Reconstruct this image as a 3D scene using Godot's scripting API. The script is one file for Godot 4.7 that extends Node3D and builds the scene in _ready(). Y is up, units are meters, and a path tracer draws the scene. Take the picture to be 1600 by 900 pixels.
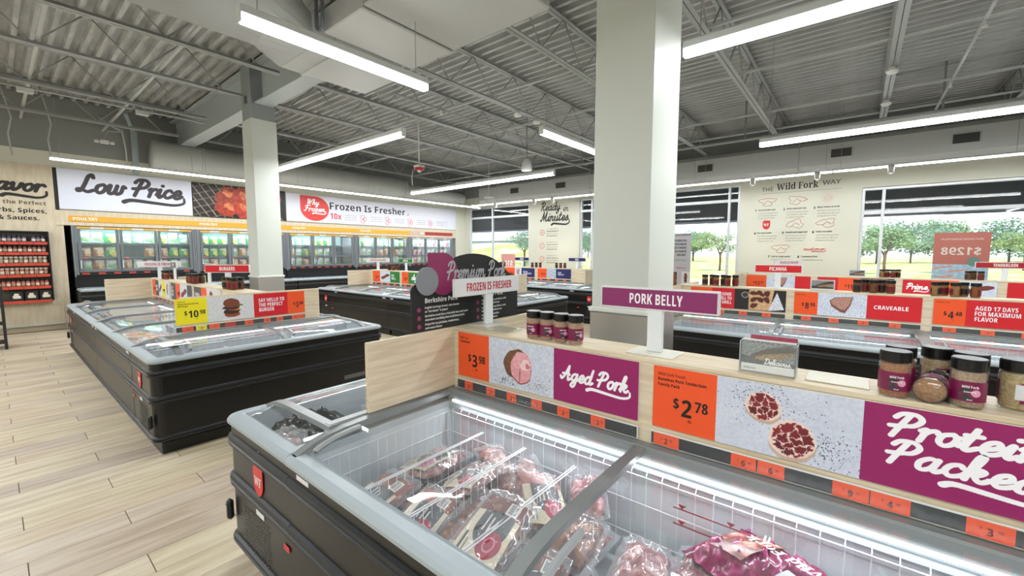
extends Node3D
# A frozen-food shop: rows of island freezers, wall freezers with doors, steel roof, shop windows.
# World: +X runs across the islands towards the shop windows, -Z runs along the islands to the back wall.

var used := {}
var store := {}
var rng := RandomNumberGenerator.new()

# ------------------------------------------------------------------ geometry builder
class G:
	var st := SurfaceTool.new()
	func _init(smooth := -1) -> void:
		st.begin(Mesh.PRIMITIVE_TRIANGLES)
		st.set_smooth_group(smooth)
	func tri(a: Vector3, b: Vector3, c: Vector3) -> void:
		st.add_vertex(a); st.add_vertex(b); st.add_vertex(c)
	func quad(a: Vector3, b: Vector3, c: Vector3, d: Vector3) -> void:
		tri(a, b, c); tri(a, c, d)
	func box(lo: Vector3, hi: Vector3) -> G:
		var p := []
		for i in 8:
			p.append(Vector3(hi.x if i & 1 else lo.x, hi.y if i & 2 else lo.y, hi.z if i & 4 else lo.z))
		quad(p[4], p[6], p[7], p[5]); quad(p[1], p[3], p[2], p[0])
		quad(p[5], p[7], p[3], p[1]); quad(p[0], p[2], p[6], p[4])
		quad(p[6], p[2], p[3], p[7]); quad(p[0], p[4], p[5], p[1])
		return self
	func cb(c: Vector3, s: Vector3) -> G:
		return box(c - s / 2.0, c + s / 2.0)
	# box with bevelled edges
	func bev(lo: Vector3, hi: Vector3, r: float) -> G:
		var c := (lo + hi) / 2.0
		var h := (hi - lo) / 2.0
		r = minf(r, minf(h.x, minf(h.y, h.z)) * 0.9)
		var n := h - Vector3(r, r, r)
		for ax in 3:
			var u := (ax + 1) % 3
			var v := (ax + 2) % 3
			for s in [-1.0, 1.0]:
				var q := []
				for k in [[-1, -1], [1, -1], [1, 1], [-1, 1]]:
					var p := Vector3.ZERO
					p[ax] = h[ax] * s; p[u] = n[u] * k[0]; p[v] = n[v] * k[1]
					q.append(c + p)
				if s > 0: quad(q[3], q[2], q[1], q[0])
				else: quad(q[0], q[1], q[2], q[3])
			for a in [-1.0, 1.0]:
				for b in [-1.0, 1.0]:
					var e := []
					for k in [[0, -1], [0, 1], [1, 1], [1, -1]]:
						var p := Vector3.ZERO
						p[ax] = n[ax] * k[1]
						p[u] = (h[u] if k[0] == 0 else n[u]) * a
						p[v] = (n[v] if k[0] == 0 else h[v]) * b
						e.append(c + p)
					if a * b > 0: quad(e[3], e[2], e[1], e[0])
					else: quad(e[0], e[1], e[2], e[3])
		for i in 8:
			var s := Vector3(1 if i & 1 else -1, 1 if i & 2 else -1, 1 if i & 4 else -1)
			var a := c + Vector3(h.x, n.y, n.z) * s
			var b := c + Vector3(n.x, h.y, n.z) * s
			var d := c + Vector3(n.x, n.y, h.z) * s
			if s.x * s.y * s.z > 0: tri(a, d, b)
			else: tri(a, b, d)
		return self
	# skin over loops of points; each loop has the same count
	func loft(loops: Array, ring := true, cap0 := false, cap1 := false) -> G:
		for k in loops.size() - 1:
			var a: Array = loops[k]
			var b: Array = loops[k + 1]
			var n := a.size()
			for i in (n if ring else n - 1):
				var j := (i + 1) % n
				quad(a[i], b[i], b[j], a[j])
		if cap0: fan(loops[0], true)
		if cap1: fan(loops[-1], false)
		return self
	func fan(l: Array, flip: bool) -> void:
		var m := Vector3.ZERO
		for p in l: m += p
		m /= l.size()
		for i in l.size():
			var j := (i + 1) % l.size()
			if flip: tri(m, l[i], l[j])
			else: tri(m, l[j], l[i])
	func lathe(prof: Array, seg: int, at := Vector3.ZERO) -> G:
		var loops := []
		for p in prof:
			var l := []
			for i in seg:
				var t := TAU * i / seg
				l.append(at + Vector3(p[0] * cos(t), p[1], p[0] * sin(t)))
			loops.append(l)
		return loft(loops)
	func tube(pts: Array, r: float, seg := 6, caps := true) -> G:
		var loops := []
		var n: int = pts.size()
		for i in n:
			var d: Vector3 = (pts[mini(i + 1, n - 1)] - pts[maxi(i - 1, 0)]).normalized()
			var u := d.cross(Vector3.UP if absf(d.y) < 0.9 else Vector3.RIGHT).normalized()
			var v := u.cross(d)
			var l := []
			for k in seg:
				var t := TAU * k / seg
				l.append(pts[i] + (u * cos(t) + v * sin(t)) * r)
			loops.append(l)
		return loft(loops, true, caps, caps)
	func bar(a: Vector3, b: Vector3, w: float, h: float) -> G:
		var d := (b - a).normalized()
		var u := d.cross(Vector3.UP if absf(d.y) < 0.9 else Vector3.RIGHT).normalized() * w / 2.0
		var v := u.normalized().cross(d) * h / 2.0
		var l0 := [a - u - v, a + u - v, a + u + v, a - u + v]
		var l1 := []
		for p in l0: l1.append(p + b - a)
		return loft([l0, l1], true, true, true)
	# polygon in XY extruded from z0 to z1
	func extr(poly: Array, z0: float, z1: float) -> G:
		var pv := PackedVector2Array(poly)
		if Geometry2D.is_polygon_clockwise(pv): pv.reverse()
		var t := Geometry2D.triangulate_polygon(pv)
		for i in range(0, t.size(), 3):
			var a := pv[t[i]]; var b := pv[t[i + 1]]; var c := pv[t[i + 2]]
			if (b - a).cross(c - a) > 0:
				var sw := b; b = c; c = sw
			tri(Vector3(a.x, a.y, z1), Vector3(b.x, b.y, z1), Vector3(c.x, c.y, z1))
			tri(Vector3(a.x, a.y, z0), Vector3(c.x, c.y, z0), Vector3(b.x, b.y, z0))
		for i in pv.size():
			var a := pv[i]; var b := pv[(i + 1) % pv.size()]
			quad(Vector3(a.x, a.y, z0), Vector3(a.x, a.y, z1), Vector3(b.x, b.y, z1), Vector3(b.x, b.y, z0))
		return self
	# one flat pane facing the room across X
	func quadx(x: float, y0: float, y1: float, z0: float, z1: float) -> ArrayMesh:
		quad(Vector3(x, y0, z0), Vector3(x, y1, z0), Vector3(x, y1, z1), Vector3(x, y0, z1))
		return mesh()
	func mesh() -> ArrayMesh:
		st.generate_normals()
		return st.commit()

# ------------------------------------------------------------------ nodes
func ordinal(n: int) -> String:
	return ["first", "second", "third", "fourth", "fifth", "sixth", "seventh", "eighth", "ninth", "tenth", "eleventh", "twelfth", "thirteenth", "fourteenth", "fifteenth", "sixteenth", "seventeenth", "eighteenth", "nineteenth", "twentieth", "twenty-first", "twenty-second", "twenty-third"][n]

func numbered(called: String) -> String:
	var n: int = used.get(called, 0)
	used[called] = n + 1
	return called if n == 0 else "%s_%03d" % [called, n]

func thing(called: String, label: String, category: String, at := Vector3.ZERO, turn := 0.0, group := "") -> Node3D:
	var o := Node3D.new()
	o.name = numbered(called)
	add_child(o)
	o.position = at
	o.rotation_degrees.y = turn
	o.set_meta("label", label)
	o.set_meta("category", category)
	if group: o.set_meta("group", group)
	return o

func part(parent: Node3D, called: String, m: Mesh, material: Material, at := Vector3.ZERO, label := "") -> MeshInstance3D:
	var o := MeshInstance3D.new()
	o.name = called
	o.mesh = m
	o.material_override = material
	parent.add_child(o, true)
	o.position = at
	if label: o.set_meta("label", label)
	return o

func single(called: String, label: String, category: String, m: Mesh, material: Material, at := Vector3.ZERO, group := "") -> MeshInstance3D:
	var o := part(self, numbered(called), m, material, at, label)
	o.set_meta("category", category)
	if group: o.set_meta("group", group)
	return o

func setting(called: String) -> Node3D:
	var o := Node3D.new()
	o.name = called
	add_child(o)
	o.set_meta("kind", "structure")
	return o

func setpiece(called: String, m: Mesh, material: Material) -> MeshInstance3D:
	var o := part(self, called, m, material)
	o.set_meta("kind", "structure")
	return o

# ------------------------------------------------------------------ materials (sRGB colours)
func mat(r: float, g: float, b: float, rough := 0.6, metal := 0.0) -> StandardMaterial3D:
	var key := "%.3f %.3f %.3f %.2f %.2f" % [r, g, b, rough, metal]
	if not store.has(key):
		var m := StandardMaterial3D.new()
		m.albedo_color = Color(r, g, b)
		m.roughness = rough
		m.metallic = metal
		store[key] = m
	return store[key]

func clear(alpha: float, rough := 0.02, tint := Color(0.9, 0.95, 0.95)) -> StandardMaterial3D:
	var key := "clear %.3f %.3f %s" % [alpha, rough, tint]
	if not store.has(key):
		var m := StandardMaterial3D.new()
		m.transparency = BaseMaterial3D.TRANSPARENCY_ALPHA
		m.albedo_color = Color(tint.r, tint.g, tint.b, alpha)
		m.roughness = rough
		store[key] = m
	return store[key]

func glow(r: float, g: float, b: float, energy: float) -> StandardMaterial3D:
	var key := "glow %.3f %.3f %.3f %.2f" % [r, g, b, energy]
	if not store.has(key):
		var m := StandardMaterial3D.new()
		m.albedo_color = Color(r, g, b)
		m.emission_enabled = true
		m.emission = Color(r, g, b)
		m.emission_energy_multiplier = energy
		store[key] = m
	return store[key]

func noise_tex(sd: int, freq: float, cols: Array, offs: Array, size := 512, kind := FastNoiseLite.TYPE_SIMPLEX_SMOOTH, oct := 4) -> NoiseTexture2D:
	var key := "noise %d %.3f %d" % [sd, freq, size]
	if store.has(key):
		return store[key]
	var n := FastNoiseLite.new()
	n.seed = sd
	n.frequency = freq
	n.noise_type = kind
	n.fractal_octaves = oct
	var t := NoiseTexture2D.new()
	t.noise = n
	t.width = size
	t.height = size
	t.seamless = true
	var g := Gradient.new()
	g.offsets = PackedFloat32Array(offs)
	g.colors = PackedColorArray(cols)
	t.color_ramp = g
	store[key] = t
	return t

func grained(key: String, tex: Texture2D, scale: Vector3, rough: float, tint := Color.WHITE, off := Vector3.ZERO, world := true) -> StandardMaterial3D:
	if not store.has(key):
		var m := StandardMaterial3D.new()
		m.albedo_color = tint
		m.albedo_texture = tex
		m.uv1_triplanar = true
		m.uv1_world_triplanar = world
		m.uv1_triplanar_sharpness = 8.0
		m.uv1_scale = scale
		m.uv1_offset = off
		m.roughness = rough
		store[key] = m
	return store[key]

func picture(key: String, tex: Texture2D, rough := 0.45) -> StandardMaterial3D:
	if not store.has(key):
		var m := StandardMaterial3D.new()
		m.albedo_texture = tex
		m.roughness = rough
		m.texture_repeat = false
		store[key] = m
	return store[key]

# ------------------------------------------------------------------ lettering
func font(kind: String) -> Font:
	if not store.has("font " + kind):
		var f := SystemFont.new()
		f.font_names = PackedStringArray(["Droid Serif" if kind.begins_with("serif") else "Droid Sans"])
		if kind.ends_with("bold") or kind.ends_with("heavy"):
			f.font_weight = 700
		var v := FontVariation.new()
		v.base_font = f
		store["font " + kind] = v
	return store["font " + kind]

# one line of lettering; at is the middle of the line (align 0), its left end (-1) or its right end (1); h is the height of a capital
func words(parent: Node3D, s: String, at: Vector3, h: float, m: Material, kind := "sans bold", align := 0, squeeze := 1.0, called := "lettering", flip := false) -> MeshInstance3D:
	var key := "text %s %s" % [kind, s]
	if not store.has(key):
		var t := TextMesh.new()
		t.text = s
		t.font = font(kind)
		t.font_size = 48
		t.pixel_size = 1.0 / (48.0 * 0.72)
		t.depth = 0.012
		t.curve_step = 1.0
		t.horizontal_alignment = HORIZONTAL_ALIGNMENT_CENTER
		t.vertical_alignment = VERTICAL_ALIGNMENT_CENTER
		store[key] = t
	var tm: TextMesh = store[key]
	var o := part(parent, called, tm, m, at)
	o.scale = Vector3(h * squeeze * (-1.0 if flip else 1.0), h, h)
	if align != 0:
		o.position.x -= align * tm.get_aabb().size.x * h * squeeze / 2.0
	return o

const GLYPH := {
	"o": [0.52, [0.3,0.5,0.1,0.4,0.08,0.15,0.22,0.0,0.38,0.1,0.42,0.34,0.3,0.5,0.4,0.42,0.55,0.42]],
	"a": [0.6, [0.42,0.45,0.24,0.5,0.07,0.3,0.1,0.05,0.24,0.0,0.38,0.15,0.44,0.5], [0.44,0.5,0.42,0.12,0.5,0.0,0.64,0.12]],
	"e": [0.48, [0.0,0.15,0.2,0.2,0.38,0.34,0.3,0.5,0.14,0.42,0.08,0.18,0.2,0.0,0.36,0.03,0.5,0.15]],
	"c": [0.46, [0.4,0.4,0.3,0.5,0.13,0.42,0.07,0.18,0.2,0.0,0.36,0.04,0.48,0.15]],
	"i": [0.3, [0.0,0.15,0.12,0.5,0.1,0.12,0.17,0.0,0.32,0.14], [0.16,0.74,0.18,0.75]],
	"l": [0.3, [0.0,0.15,0.2,0.6,0.24,0.95,0.13,0.98,0.1,0.6,0.1,0.12,0.18,0.0,0.32,0.14]],
	"r": [0.40, [0.0,0.42,0.1,0.5,0.1,0.25,0.08,0.0], [0.09,0.28,0.18,0.44,0.32,0.5,0.4,0.40]],
	"n": [0.58, [0.0,0.42,0.1,0.5,0.08,0.0], [0.09,0.25,0.22,0.48,0.36,0.46,0.36,0.15,0.44,0.0,0.58,0.14]],
	"m": [0.84, [0.0,0.42,0.1,0.5,0.08,0.0], [0.09,0.25,0.2,0.48,0.32,0.45,0.32,0.0], [0.33,0.25,0.46,0.48,0.58,0.46,0.6,0.15,0.68,0.0,0.82,0.14]],
	"u": [0.6, [0.0,0.35,0.1,0.5,0.1,0.12,0.2,0.0,0.34,0.1,0.42,0.5], [0.42,0.5,0.42,0.12,0.5,0.0,0.62,0.14]],
	"w": [0.72, [0.0,0.4,0.08,0.5,0.08,0.1,0.18,0.0,0.32,0.12,0.36,0.5], [0.36,0.5,0.36,0.1,0.46,0.0,0.6,0.12,0.62,0.48,0.72,0.42]],
	"v": [0.52, [0.0,0.38,0.08,0.5,0.12,0.15,0.2,0.0,0.38,0.2,0.42,0.48,0.52,0.42]],
	"k": [0.56, [0.0,0.1,0.16,0.6,0.2,0.98,0.1,0.9,0.08,0.0], [0.08,0.22,0.24,0.46,0.38,0.42,0.3,0.26,0.1,0.22], [0.2,0.24,0.34,0.04,0.44,0.0,0.56,0.12]],
	"d": [0.6, [0.42,0.42,0.24,0.5,0.07,0.3,0.1,0.05,0.24,0.0,0.38,0.15,0.46,0.98], [0.45,0.6,0.42,0.12,0.5,0.0,0.64,0.12]],
	"g": [0.58, [0.42,0.45,0.24,0.5,0.07,0.32,0.1,0.08,0.24,0.03,0.38,0.18,0.44,0.5], [0.44,0.5,0.42,-0.2,0.3,-0.42,0.12,-0.35,0.2,-0.15,0.58,0.12]],
	"t": [0.4, [0.0,0.1,0.14,0.4,0.18,0.85], [0.18,0.8,0.12,0.15,0.2,0.0,0.38,0.14], [0.02,0.58,0.34,0.6]],
	"s": [0.44, [0.0,0.1,0.2,0.35,0.24,0.52,0.3,0.4,0.36,0.15,0.24,0.0,0.08,0.06], [0.3,0.05,0.46,0.14]],
	"y": [0.58, [0.0,0.38,0.08,0.5,0.1,0.15,0.2,0.04,0.34,0.14,0.42,0.5], [0.42,0.5,0.4,-0.2,0.28,-0.42,0.12,-0.34,0.22,-0.12,0.58,0.14]],
	"h": [0.58, [0.0,0.15,0.2,0.6,0.22,0.96,0.12,0.92,0.08,0.0], [0.08,0.22,0.24,0.48,0.36,0.44,0.36,0.12,0.44,0.0,0.58,0.14]],
	"z": [0.46, [0.04,0.46,0.36,0.48,0.2,0.25,0.06,0.02,0.4,0.02]],
	"P": [0.74, [0.32,0.95,0.24,0.5,0.16,0.0], [0.02,0.8,0.14,0.98,0.45,1.0,0.64,0.8,0.52,0.54,0.22,0.48], [0.0,0.42,0.3,0.46]],
	"L": [0.7, [0.5,0.85,0.42,1.0,0.3,0.9,0.26,0.5,0.2,0.12,0.08,0.04,0.05,0.14,0.2,0.14,0.45,0.02,0.66,0.12]],
	"A": [0.78, [-0.06,0.2,0.06,0.04,0.25,0.3,0.44,1.0], [0.44,1.0,0.5,0.4,0.58,0.0,0.74,0.12], [0.06,0.42,0.3,0.44,0.62,0.4]],
	"D": [0.84, [0.28,0.95,0.2,0.05], [0.02,0.8,0.3,1.0,0.6,0.9,0.74,0.55,0.6,0.12,0.3,0.0,0.06,0.06]],
	"W": [0.95, [0.02,0.88,0.12,1.0,0.14,0.4,0.2,0.0], [0.2,0.0,0.42,0.95], [0.42,0.95,0.48,0.0], [0.48,0.0,0.8,0.85,0.92,1.0]],
	"F": [0.66, [0.32,0.92,0.22,0.1,0.1,0.0,0.0,0.1], [0.05,0.82,0.2,0.98,0.7,0.96], [0.14,0.5,0.5,0.54]],
	"R": [0.78, [0.3,0.95,0.18,0.0], [0.02,0.8,0.14,0.98,0.45,1.0,0.6,0.8,0.48,0.54,0.22,0.5], [0.35,0.52,0.5,0.1,0.6,0.0,0.76,0.12]],
	"M": [1.0, [0.0,0.1,0.1,0.0,0.22,0.4,0.3,1.0], [0.3,1.0,0.44,0.1], [0.44,0.1,0.72,1.0], [0.72,1.0,0.72,0.12,0.82,0.0,0.98,0.12]],
	" ": [0.34],
}

func curve(pts: Array, steps := 4) -> Array:
	var out := []
	var n: int = pts.size()
	for i in n - 1:
		var a: Vector2 = pts[maxi(i - 1, 0)]; var b: Vector2 = pts[i]; var c: Vector2 = pts[i + 1]; var d: Vector2 = pts[mini(i + 2, n - 1)]
		for k in steps:
			out.append(b.cubic_interpolate(c, a, d, float(k) / steps))
	out.append(pts[-1])
	return out

# adds the discs and bars that make up one brush stroke
func stroke(prims: Array, pts: Array, w0: float, w1: float) -> void:
	var n: int = pts.size()
	for i in n:
		var t := float(i) / maxf(n - 1, 1)
		var w := lerpf(w0, w1, t) / 2.0
		prims.append([pts[i], w])
		if i < n - 1:
			var q := lerpf(w0, w1, float(i + 1) / maxf(n - 1, 1)) / 2.0
			var d: Vector2 = (pts[i + 1] - pts[i]).normalized().orthogonal()
			prims.append([[pts[i] + d * w, pts[i] - d * w, pts[i + 1] - d * q, pts[i + 1] + d * q]])

# turns overlapping discs and bars into rows of rectangles that do not overlap
func fuse(prims: Array, rows: float) -> ArrayMesh:
	var y0 := 1e9
	var y1 := -1e9
	var box := []
	for p in prims:
		var lo := 1e9
		var hi := -1e9
		if p.size() == 2:
			lo = p[0].y - p[1]; hi = p[0].y + p[1]
		else:
			for v in p[0]:
				lo = minf(lo, v.y); hi = maxf(hi, v.y)
		box.append([lo, hi])
		y0 = minf(y0, lo); y1 = maxf(y1, hi)
	var n := int((y1 - y0) * rows) + 1
	var spans := []
	for k in n: spans.append([])
	for i in prims.size():
		var p: Array = prims[i]
		for k in range(maxi(0, int((box[i][0] - y0) * rows)), mini(n - 1, int((box[i][1] - y0) * rows)) + 1):
			var y := y0 + (k + 0.5) / rows
			if p.size() == 2:
				var d: float = p[1] * p[1] - (y - p[0].y) * (y - p[0].y)
				if d > 0.0: spans[k].append(Vector2(p[0].x - sqrt(d), p[0].x + sqrt(d)))
			else:
				var lo := 1e9
				var hi := -1e9
				for e in 4:
					var a: Vector2 = p[0][e]
					var b: Vector2 = p[0][(e + 1) % 4]
					if (a.y <= y) != (b.y <= y):
						var x := a.x + (y - a.y) / (b.y - a.y) * (b.x - a.x)
						lo = minf(lo, x); hi = maxf(hi, x)
				if hi > lo: spans[k].append(Vector2(lo, hi))
	var g := G.new()
	for k in n:
		var s: Array = spans[k]
		s.sort()
		var ya := y0 + k / rows
		var yb := y0 + (k + 1) / rows
		var i := 0
		while i < s.size():
			var lo: float = s[i].x
			var hi: float = s[i].y
			while i + 1 < s.size() and s[i + 1].x <= hi:
				i += 1
				hi = maxf(hi, s[i].y)
			g.quad(Vector3(lo, ya, 0), Vector3(lo, yb, 0), Vector3(hi, yb, 0), Vector3(hi, ya, 0))
			i += 1
	return g.mesh()

# brush-script lettering drawn as strokes; at is the middle of the line, wide the width it fills
func script(parent: Node3D, s: String, at: Vector3, wide: float, m: Material, weight := 0.14, swoosh := true, tall := 1.0) -> MeshInstance3D:
	var key := "script %s %.2f %s" % [s, weight, swoosh]
	if not store.has(key):
		var g := []
		var x := 0.0
		for ch in s:
			var gl: Array = GLYPH[ch]
			for k in range(1, gl.size()):
				var f: Array = gl[k]
				var pts := []
				for i in range(0, f.size(), 2):
					pts.append(Vector2(x + f[i] + f[i + 1] * 0.28, f[i + 1]))
				stroke(g, curve(pts), weight, weight)
			x += gl[0]
		if swoosh:
			var w := x
			stroke(g, curve([Vector2(w * 0.42, -0.42), Vector2(w * 0.5, -0.3), Vector2(w * 0.72, -0.38), Vector2(w * 0.92, -0.44), Vector2(w + 0.12, -0.28), Vector2(w + 0.16, 0.02)], 7), 0.24, 0.12)
		store[key] = [fuse(g, 110.0), x]
	var wd: float = store[key][1]
	var k := wide / (wd + 0.2)
	var o := part(parent, "lettering", store[key][0], m, at - Vector3(wd * k / 2.0 + 0.05 * k, 0.38 * k * tall, 0))
	o.scale = Vector3(k, k * tall, 1)
	return o

func _ready() -> void:
	# camera
	var cam := Camera3D.new()
	cam.name = "camera"
	cam.fov = 68.57
	cam.near = 0.05
	cam.far = 500.0
	cam.position = Vector3(0, 1.65, 0)
	cam.rotation_degrees = Vector3(-4.9, -50.86, 0)
	cam.current = true
	add_child(cam)
	# sky, exposure
	var env := Environment.new()
	env.background_mode = Environment.BG_SKY
	var sky := Sky.new()
	var sm := ProceduralSkyMaterial.new()
	sm.sky_top_color = Color(0.62, 0.74, 0.90)
	sm.sky_horizon_color = Color(0.90, 0.94, 0.97)
	sm.ground_bottom_color = Color(0.5, 0.5, 0.45)
	sm.ground_horizon_color = Color(0.82, 0.84, 0.84)
	sm.sky_energy_multiplier = 1.5
	sky.sky_material = sm
	env.sky = sky
	env.tonemap_mode = Environment.TONE_MAPPER_LINEAR
	env.tonemap_exposure = 1.45
	env.sdfgi_enabled = true
	env.ssao_enabled = true
	env.ssil_enabled = true
	var we := WorldEnvironment.new()
	we.name = "world"
	we.environment = env
	add_child(we)
	# sun over the lawn
	var sun := DirectionalLight3D.new()
	sun.name = "sun"
	sun.light_energy = 2.3
	sun.light_color = Color(1.0, 0.96, 0.88)
	sun.light_angular_distance = 0.6
	sun.shadow_enabled = true
	sun.rotation_degrees = Vector3(-58, -70, 0)
	add_child(sun)
	build_lights()
	build_floor()
	build_walls()
	window(1, -12.95, -9.75, 3.48, 3.02, [-11.66])
	window(2, -7.55, -2.55, 3.48, 3.02, [-7.1, -5.0, -2.83])
	window(3, 0.02, 5.6, 3.14, 2.52, [0.41, 3.2])
	build_ceiling()
	build_columns()
	build_ducts()
	# near and far island in each of three rows
	island("near pork island", 0.725, -2.53, 2, 2.32, 1.3, [0.32, 0.60, 0.88, 1.62])
	island("left island", 0.725, -9.95, 2, 2.116, 1.2, [])
	island("middle island", 4.86, -9.95, 2, 2.116, 0.0, [])
	island("red sign island", 4.86, -2.53, 2, 2.32, 0.0, [])
	island("far right island", 8.50, -9.95, 2, 2.116, 0.0, [])
	island("far row", 8.50, -2.53, 2, 2.32, 0.0, [])
	for k in 5:
		wall_freezer(k, 1.12 + 2.235 * k)
	build_near_signs()
	build_island_signs()
	build_wall_signs()
	build_jars()
	build_spice_wall()
	build_packs()
	build_outside()

# ------------------------------------------------------------------ the room
const BACK := -13.2      # face of the back wall
const FRONT := 13.0      # face of the window wall
const WEST := -5.0
const SOUTH := 7.0
const DECK := 4.86

func build_floor() -> void:
	var f := setting("floor")
	part(f, "subfloor", G.new().box(Vector3(WEST, -0.2, BACK), Vector3(FRONT, -0.004, SOUTH)).mesh(), mat(0.40, 0.33, 0.27, 0.8))
	var tex := noise_tex(4, 0.006, [Color(0.665, 0.60, 0.515), Color(0.705, 0.645, 0.56), Color(0.73, 0.675, 0.59), Color(0.755, 0.705, 0.625)], [0.2, 0.45, 0.62, 0.85])
	var ms := []
	for k in 9:
		var t: float = [1.0, 0.96, 1.02, 0.93, 0.99, 1.03, 0.95, 0.98, 1.01][k]
		ms.append(grained("plank %d" % k, tex, Vector3(0.45, 1.0, 3.2), 0.42, Color(t, t * (0.99 + 0.01 * (k % 3)), t * (0.97 + 0.015 * (k % 4))), Vector3(0.37 * k, 0.0, 0.21 * k)))
	var plank := G.new().box(Vector3(0.0015, -0.02, 0.0015), Vector3(1.2615, 0.0, 0.2045)).mesh()
	var spots := []
	var row := int(ceil((BACK + 3.956) / 0.206))
	while -3.956 + row * 0.206 < 3.0:
		var z := -3.956 + row * 0.206
		var x := 0.015 - 0.42 * posmod(-row * 1, 3) * 1.0
		x = 0.015 + [0.0, 0.847 - 1.265, 0.417][posmod(row, 3)]
		while x > WEST: x -= 1.265
		x += 1.265
		while x + 1.265 < FRONT:
			spots.append(Vector3(x, 0, z))
			x += 1.265
		row += 1
	# largest in view: near the camera and in front of it, out in the open aisles
	var ranked := []
	for s in spots:
		var c: Vector3 = s + Vector3(0.63, 0, 0.1)
		var open: bool = c.x < 1.3 and c.z < -1.0 and c.x > -3.2 - c.z * 0.08 * -1.0
		if c.x < -0.65 and c.x < (-c.z - 2.0) * -0.12: open = open and c.x > -1.9
		if c.z > -4.5 and c.z < -2.3 and c.x < 6.0: open = true
		if c.x > 2.4 and c.x < 5.2 and c.z < -4.0 and c.z > -8.0: open = true
		var d := Vector2(c.x, c.z).length()
		ranked.append([d if open else d + 100.0, s])
	ranked.sort_custom(func(a, b): return a[0] < b[0])
	var rest := G.new()
	rng.seed = 11
	for i in ranked.size():
		var s: Vector3 = ranked[i][1]
		if i < 300:
			part(f, "plank", plank, ms[rng.randi() % 9], s)
		else:
			rest.box(s + Vector3(0.0015, -0.02, 0.0015), s + Vector3(1.2615, 0.0, 0.2045))
	part(f, "plank_field", rest.mesh(), ms[0]).set_meta("kind", "stuff")

func build_walls() -> void:
	var cream := mat(0.785, 0.78, 0.715, 0.75)
	var grey := mat(0.52, 0.525, 0.51, 0.8)
	var beige := wood_wall()
	var wb := setting("wall_back")
	part(wb, "lower_wall", G.new().box(Vector3(WEST, -0.2, BACK - 0.25), Vector3(0.92, 3.45, BACK)).mesh(), beige)
	part(wb, "cream_band", G.new().box(Vector3(WEST, 3.45, BACK - 0.25), Vector3(0.92, 3.74, BACK)).mesh(), cream)
	part(wb, "freezer_recess", G.new().box(Vector3(0.92, -0.2, BACK - 1.05), Vector3(12.45, 2.55, BACK - 0.9)).mesh(), mat(0.20, 0.20, 0.20, 0.8))
	part(wb, "recess_side", G.new().box(Vector3(0.92, -0.2, BACK - 1.0), Vector3(1.02, 2.55, BACK - 0.02)).mesh(), beige)
	part(wb, "bulkhead", G.new().box(Vector3(0.92, 2.23, BACK - 1.05), Vector3(12.45, 3.74, BACK - 0.02)).mesh(), cream)
	part(wb, "fascia", G.new().box(Vector3(0.92, 2.22, BACK - 0.02), Vector3(12.45, 2.54, BACK)).mesh(), beige)
	part(wb, "gap_shade_strip", G.new().box(Vector3(0.92, 2.54, BACK - 0.02), Vector3(0.98, 3.42, BACK + 0.004)).mesh(), mat(0.14, 0.13, 0.12, 0.7))  # dark colour standing in for the shaded gap beside the banner
	part(wb, "corner_wall", G.new().box(Vector3(12.45, -0.2, BACK - 1.05), Vector3(FRONT + 0.2, 3.74, BACK - 0.0)).mesh(), cream)
	part(wb, "upper_wall", G.new().box(Vector3(WEST, 3.74, BACK - 1.05), Vector3(FRONT + 0.2, 5.1, BACK - 0.02)).mesh(), grey)
	setpiece("wall_left", G.new().box(Vector3(WEST - 0.2, -0.2, BACK - 0.25), Vector3(WEST, 5.1, SOUTH)).mesh(), cream)
	setpiece("wall_front", G.new().box(Vector3(WEST - 0.2, -0.2, SOUTH), Vector3(FRONT + 0.2, 5.1, SOUTH + 0.2)).mesh(), cream)
	var wr := setting("wall_right")
	var g := G.new()
	for z in [[BACK, -12.95], [-9.75, -7.55], [-2.55, 0.02], [5.6, SOUTH]]:
		g.box(Vector3(FRONT, -0.2, z[0]), Vector3(FRONT + 0.2, 3.9, z[1]))
	part(wr, "pillars", g.mesh(), cream)
	g = G.new()
	for z in [[-12.95, -9.75, 3.48], [-7.55, -2.55, 3.48], [0.02, 5.6, 3.14]]:
		g.box(Vector3(FRONT, z[2], z[0]), Vector3(FRONT + 0.2, 3.9, z[1]))
	part(wr, "header", g.mesh(), cream)
	g = G.new()
	for z in [[-12.95, -9.75], [-7.55, -2.55], [0.02, 5.6]]:
		g.box(Vector3(FRONT, -0.2, z[0]), Vector3(FRONT + 0.2, 0.16, z[1]))
	part(wr, "sill_wall", g.mesh(), cream)
	part(wr, "upper_wall", G.new().box(Vector3(FRONT, 3.9, BACK), Vector3(FRONT + 0.2, 5.1, SOUTH)).mesh(), grey)
	# baseboard rail along the spice wall
	var r := setting("baseboard_back")
	part(r, "bumper_rail", G.new().bev(Vector3(WEST, 0.10, BACK), Vector3(0.92, 0.14, BACK + 0.03), 0.008).mesh(), mat(0.72, 0.72, 0.70, 0.3, 0.6))
	part(r, "kick_board", G.new().box(Vector3(WEST, 0.0, BACK), Vector3(0.92, 0.10, BACK + 0.012)).mesh(), mat(0.66, 0.60, 0.50, 0.6))

func wood_wall() -> StandardMaterial3D:
	return grained("wood wall", noise_tex(17, 0.01, [Color(0.765, 0.71, 0.61), Color(0.79, 0.74, 0.645), Color(0.81, 0.765, 0.675)], [0.25, 0.5, 0.8]), Vector3(2.2, 0.35, 2.2), 0.6)

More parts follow.
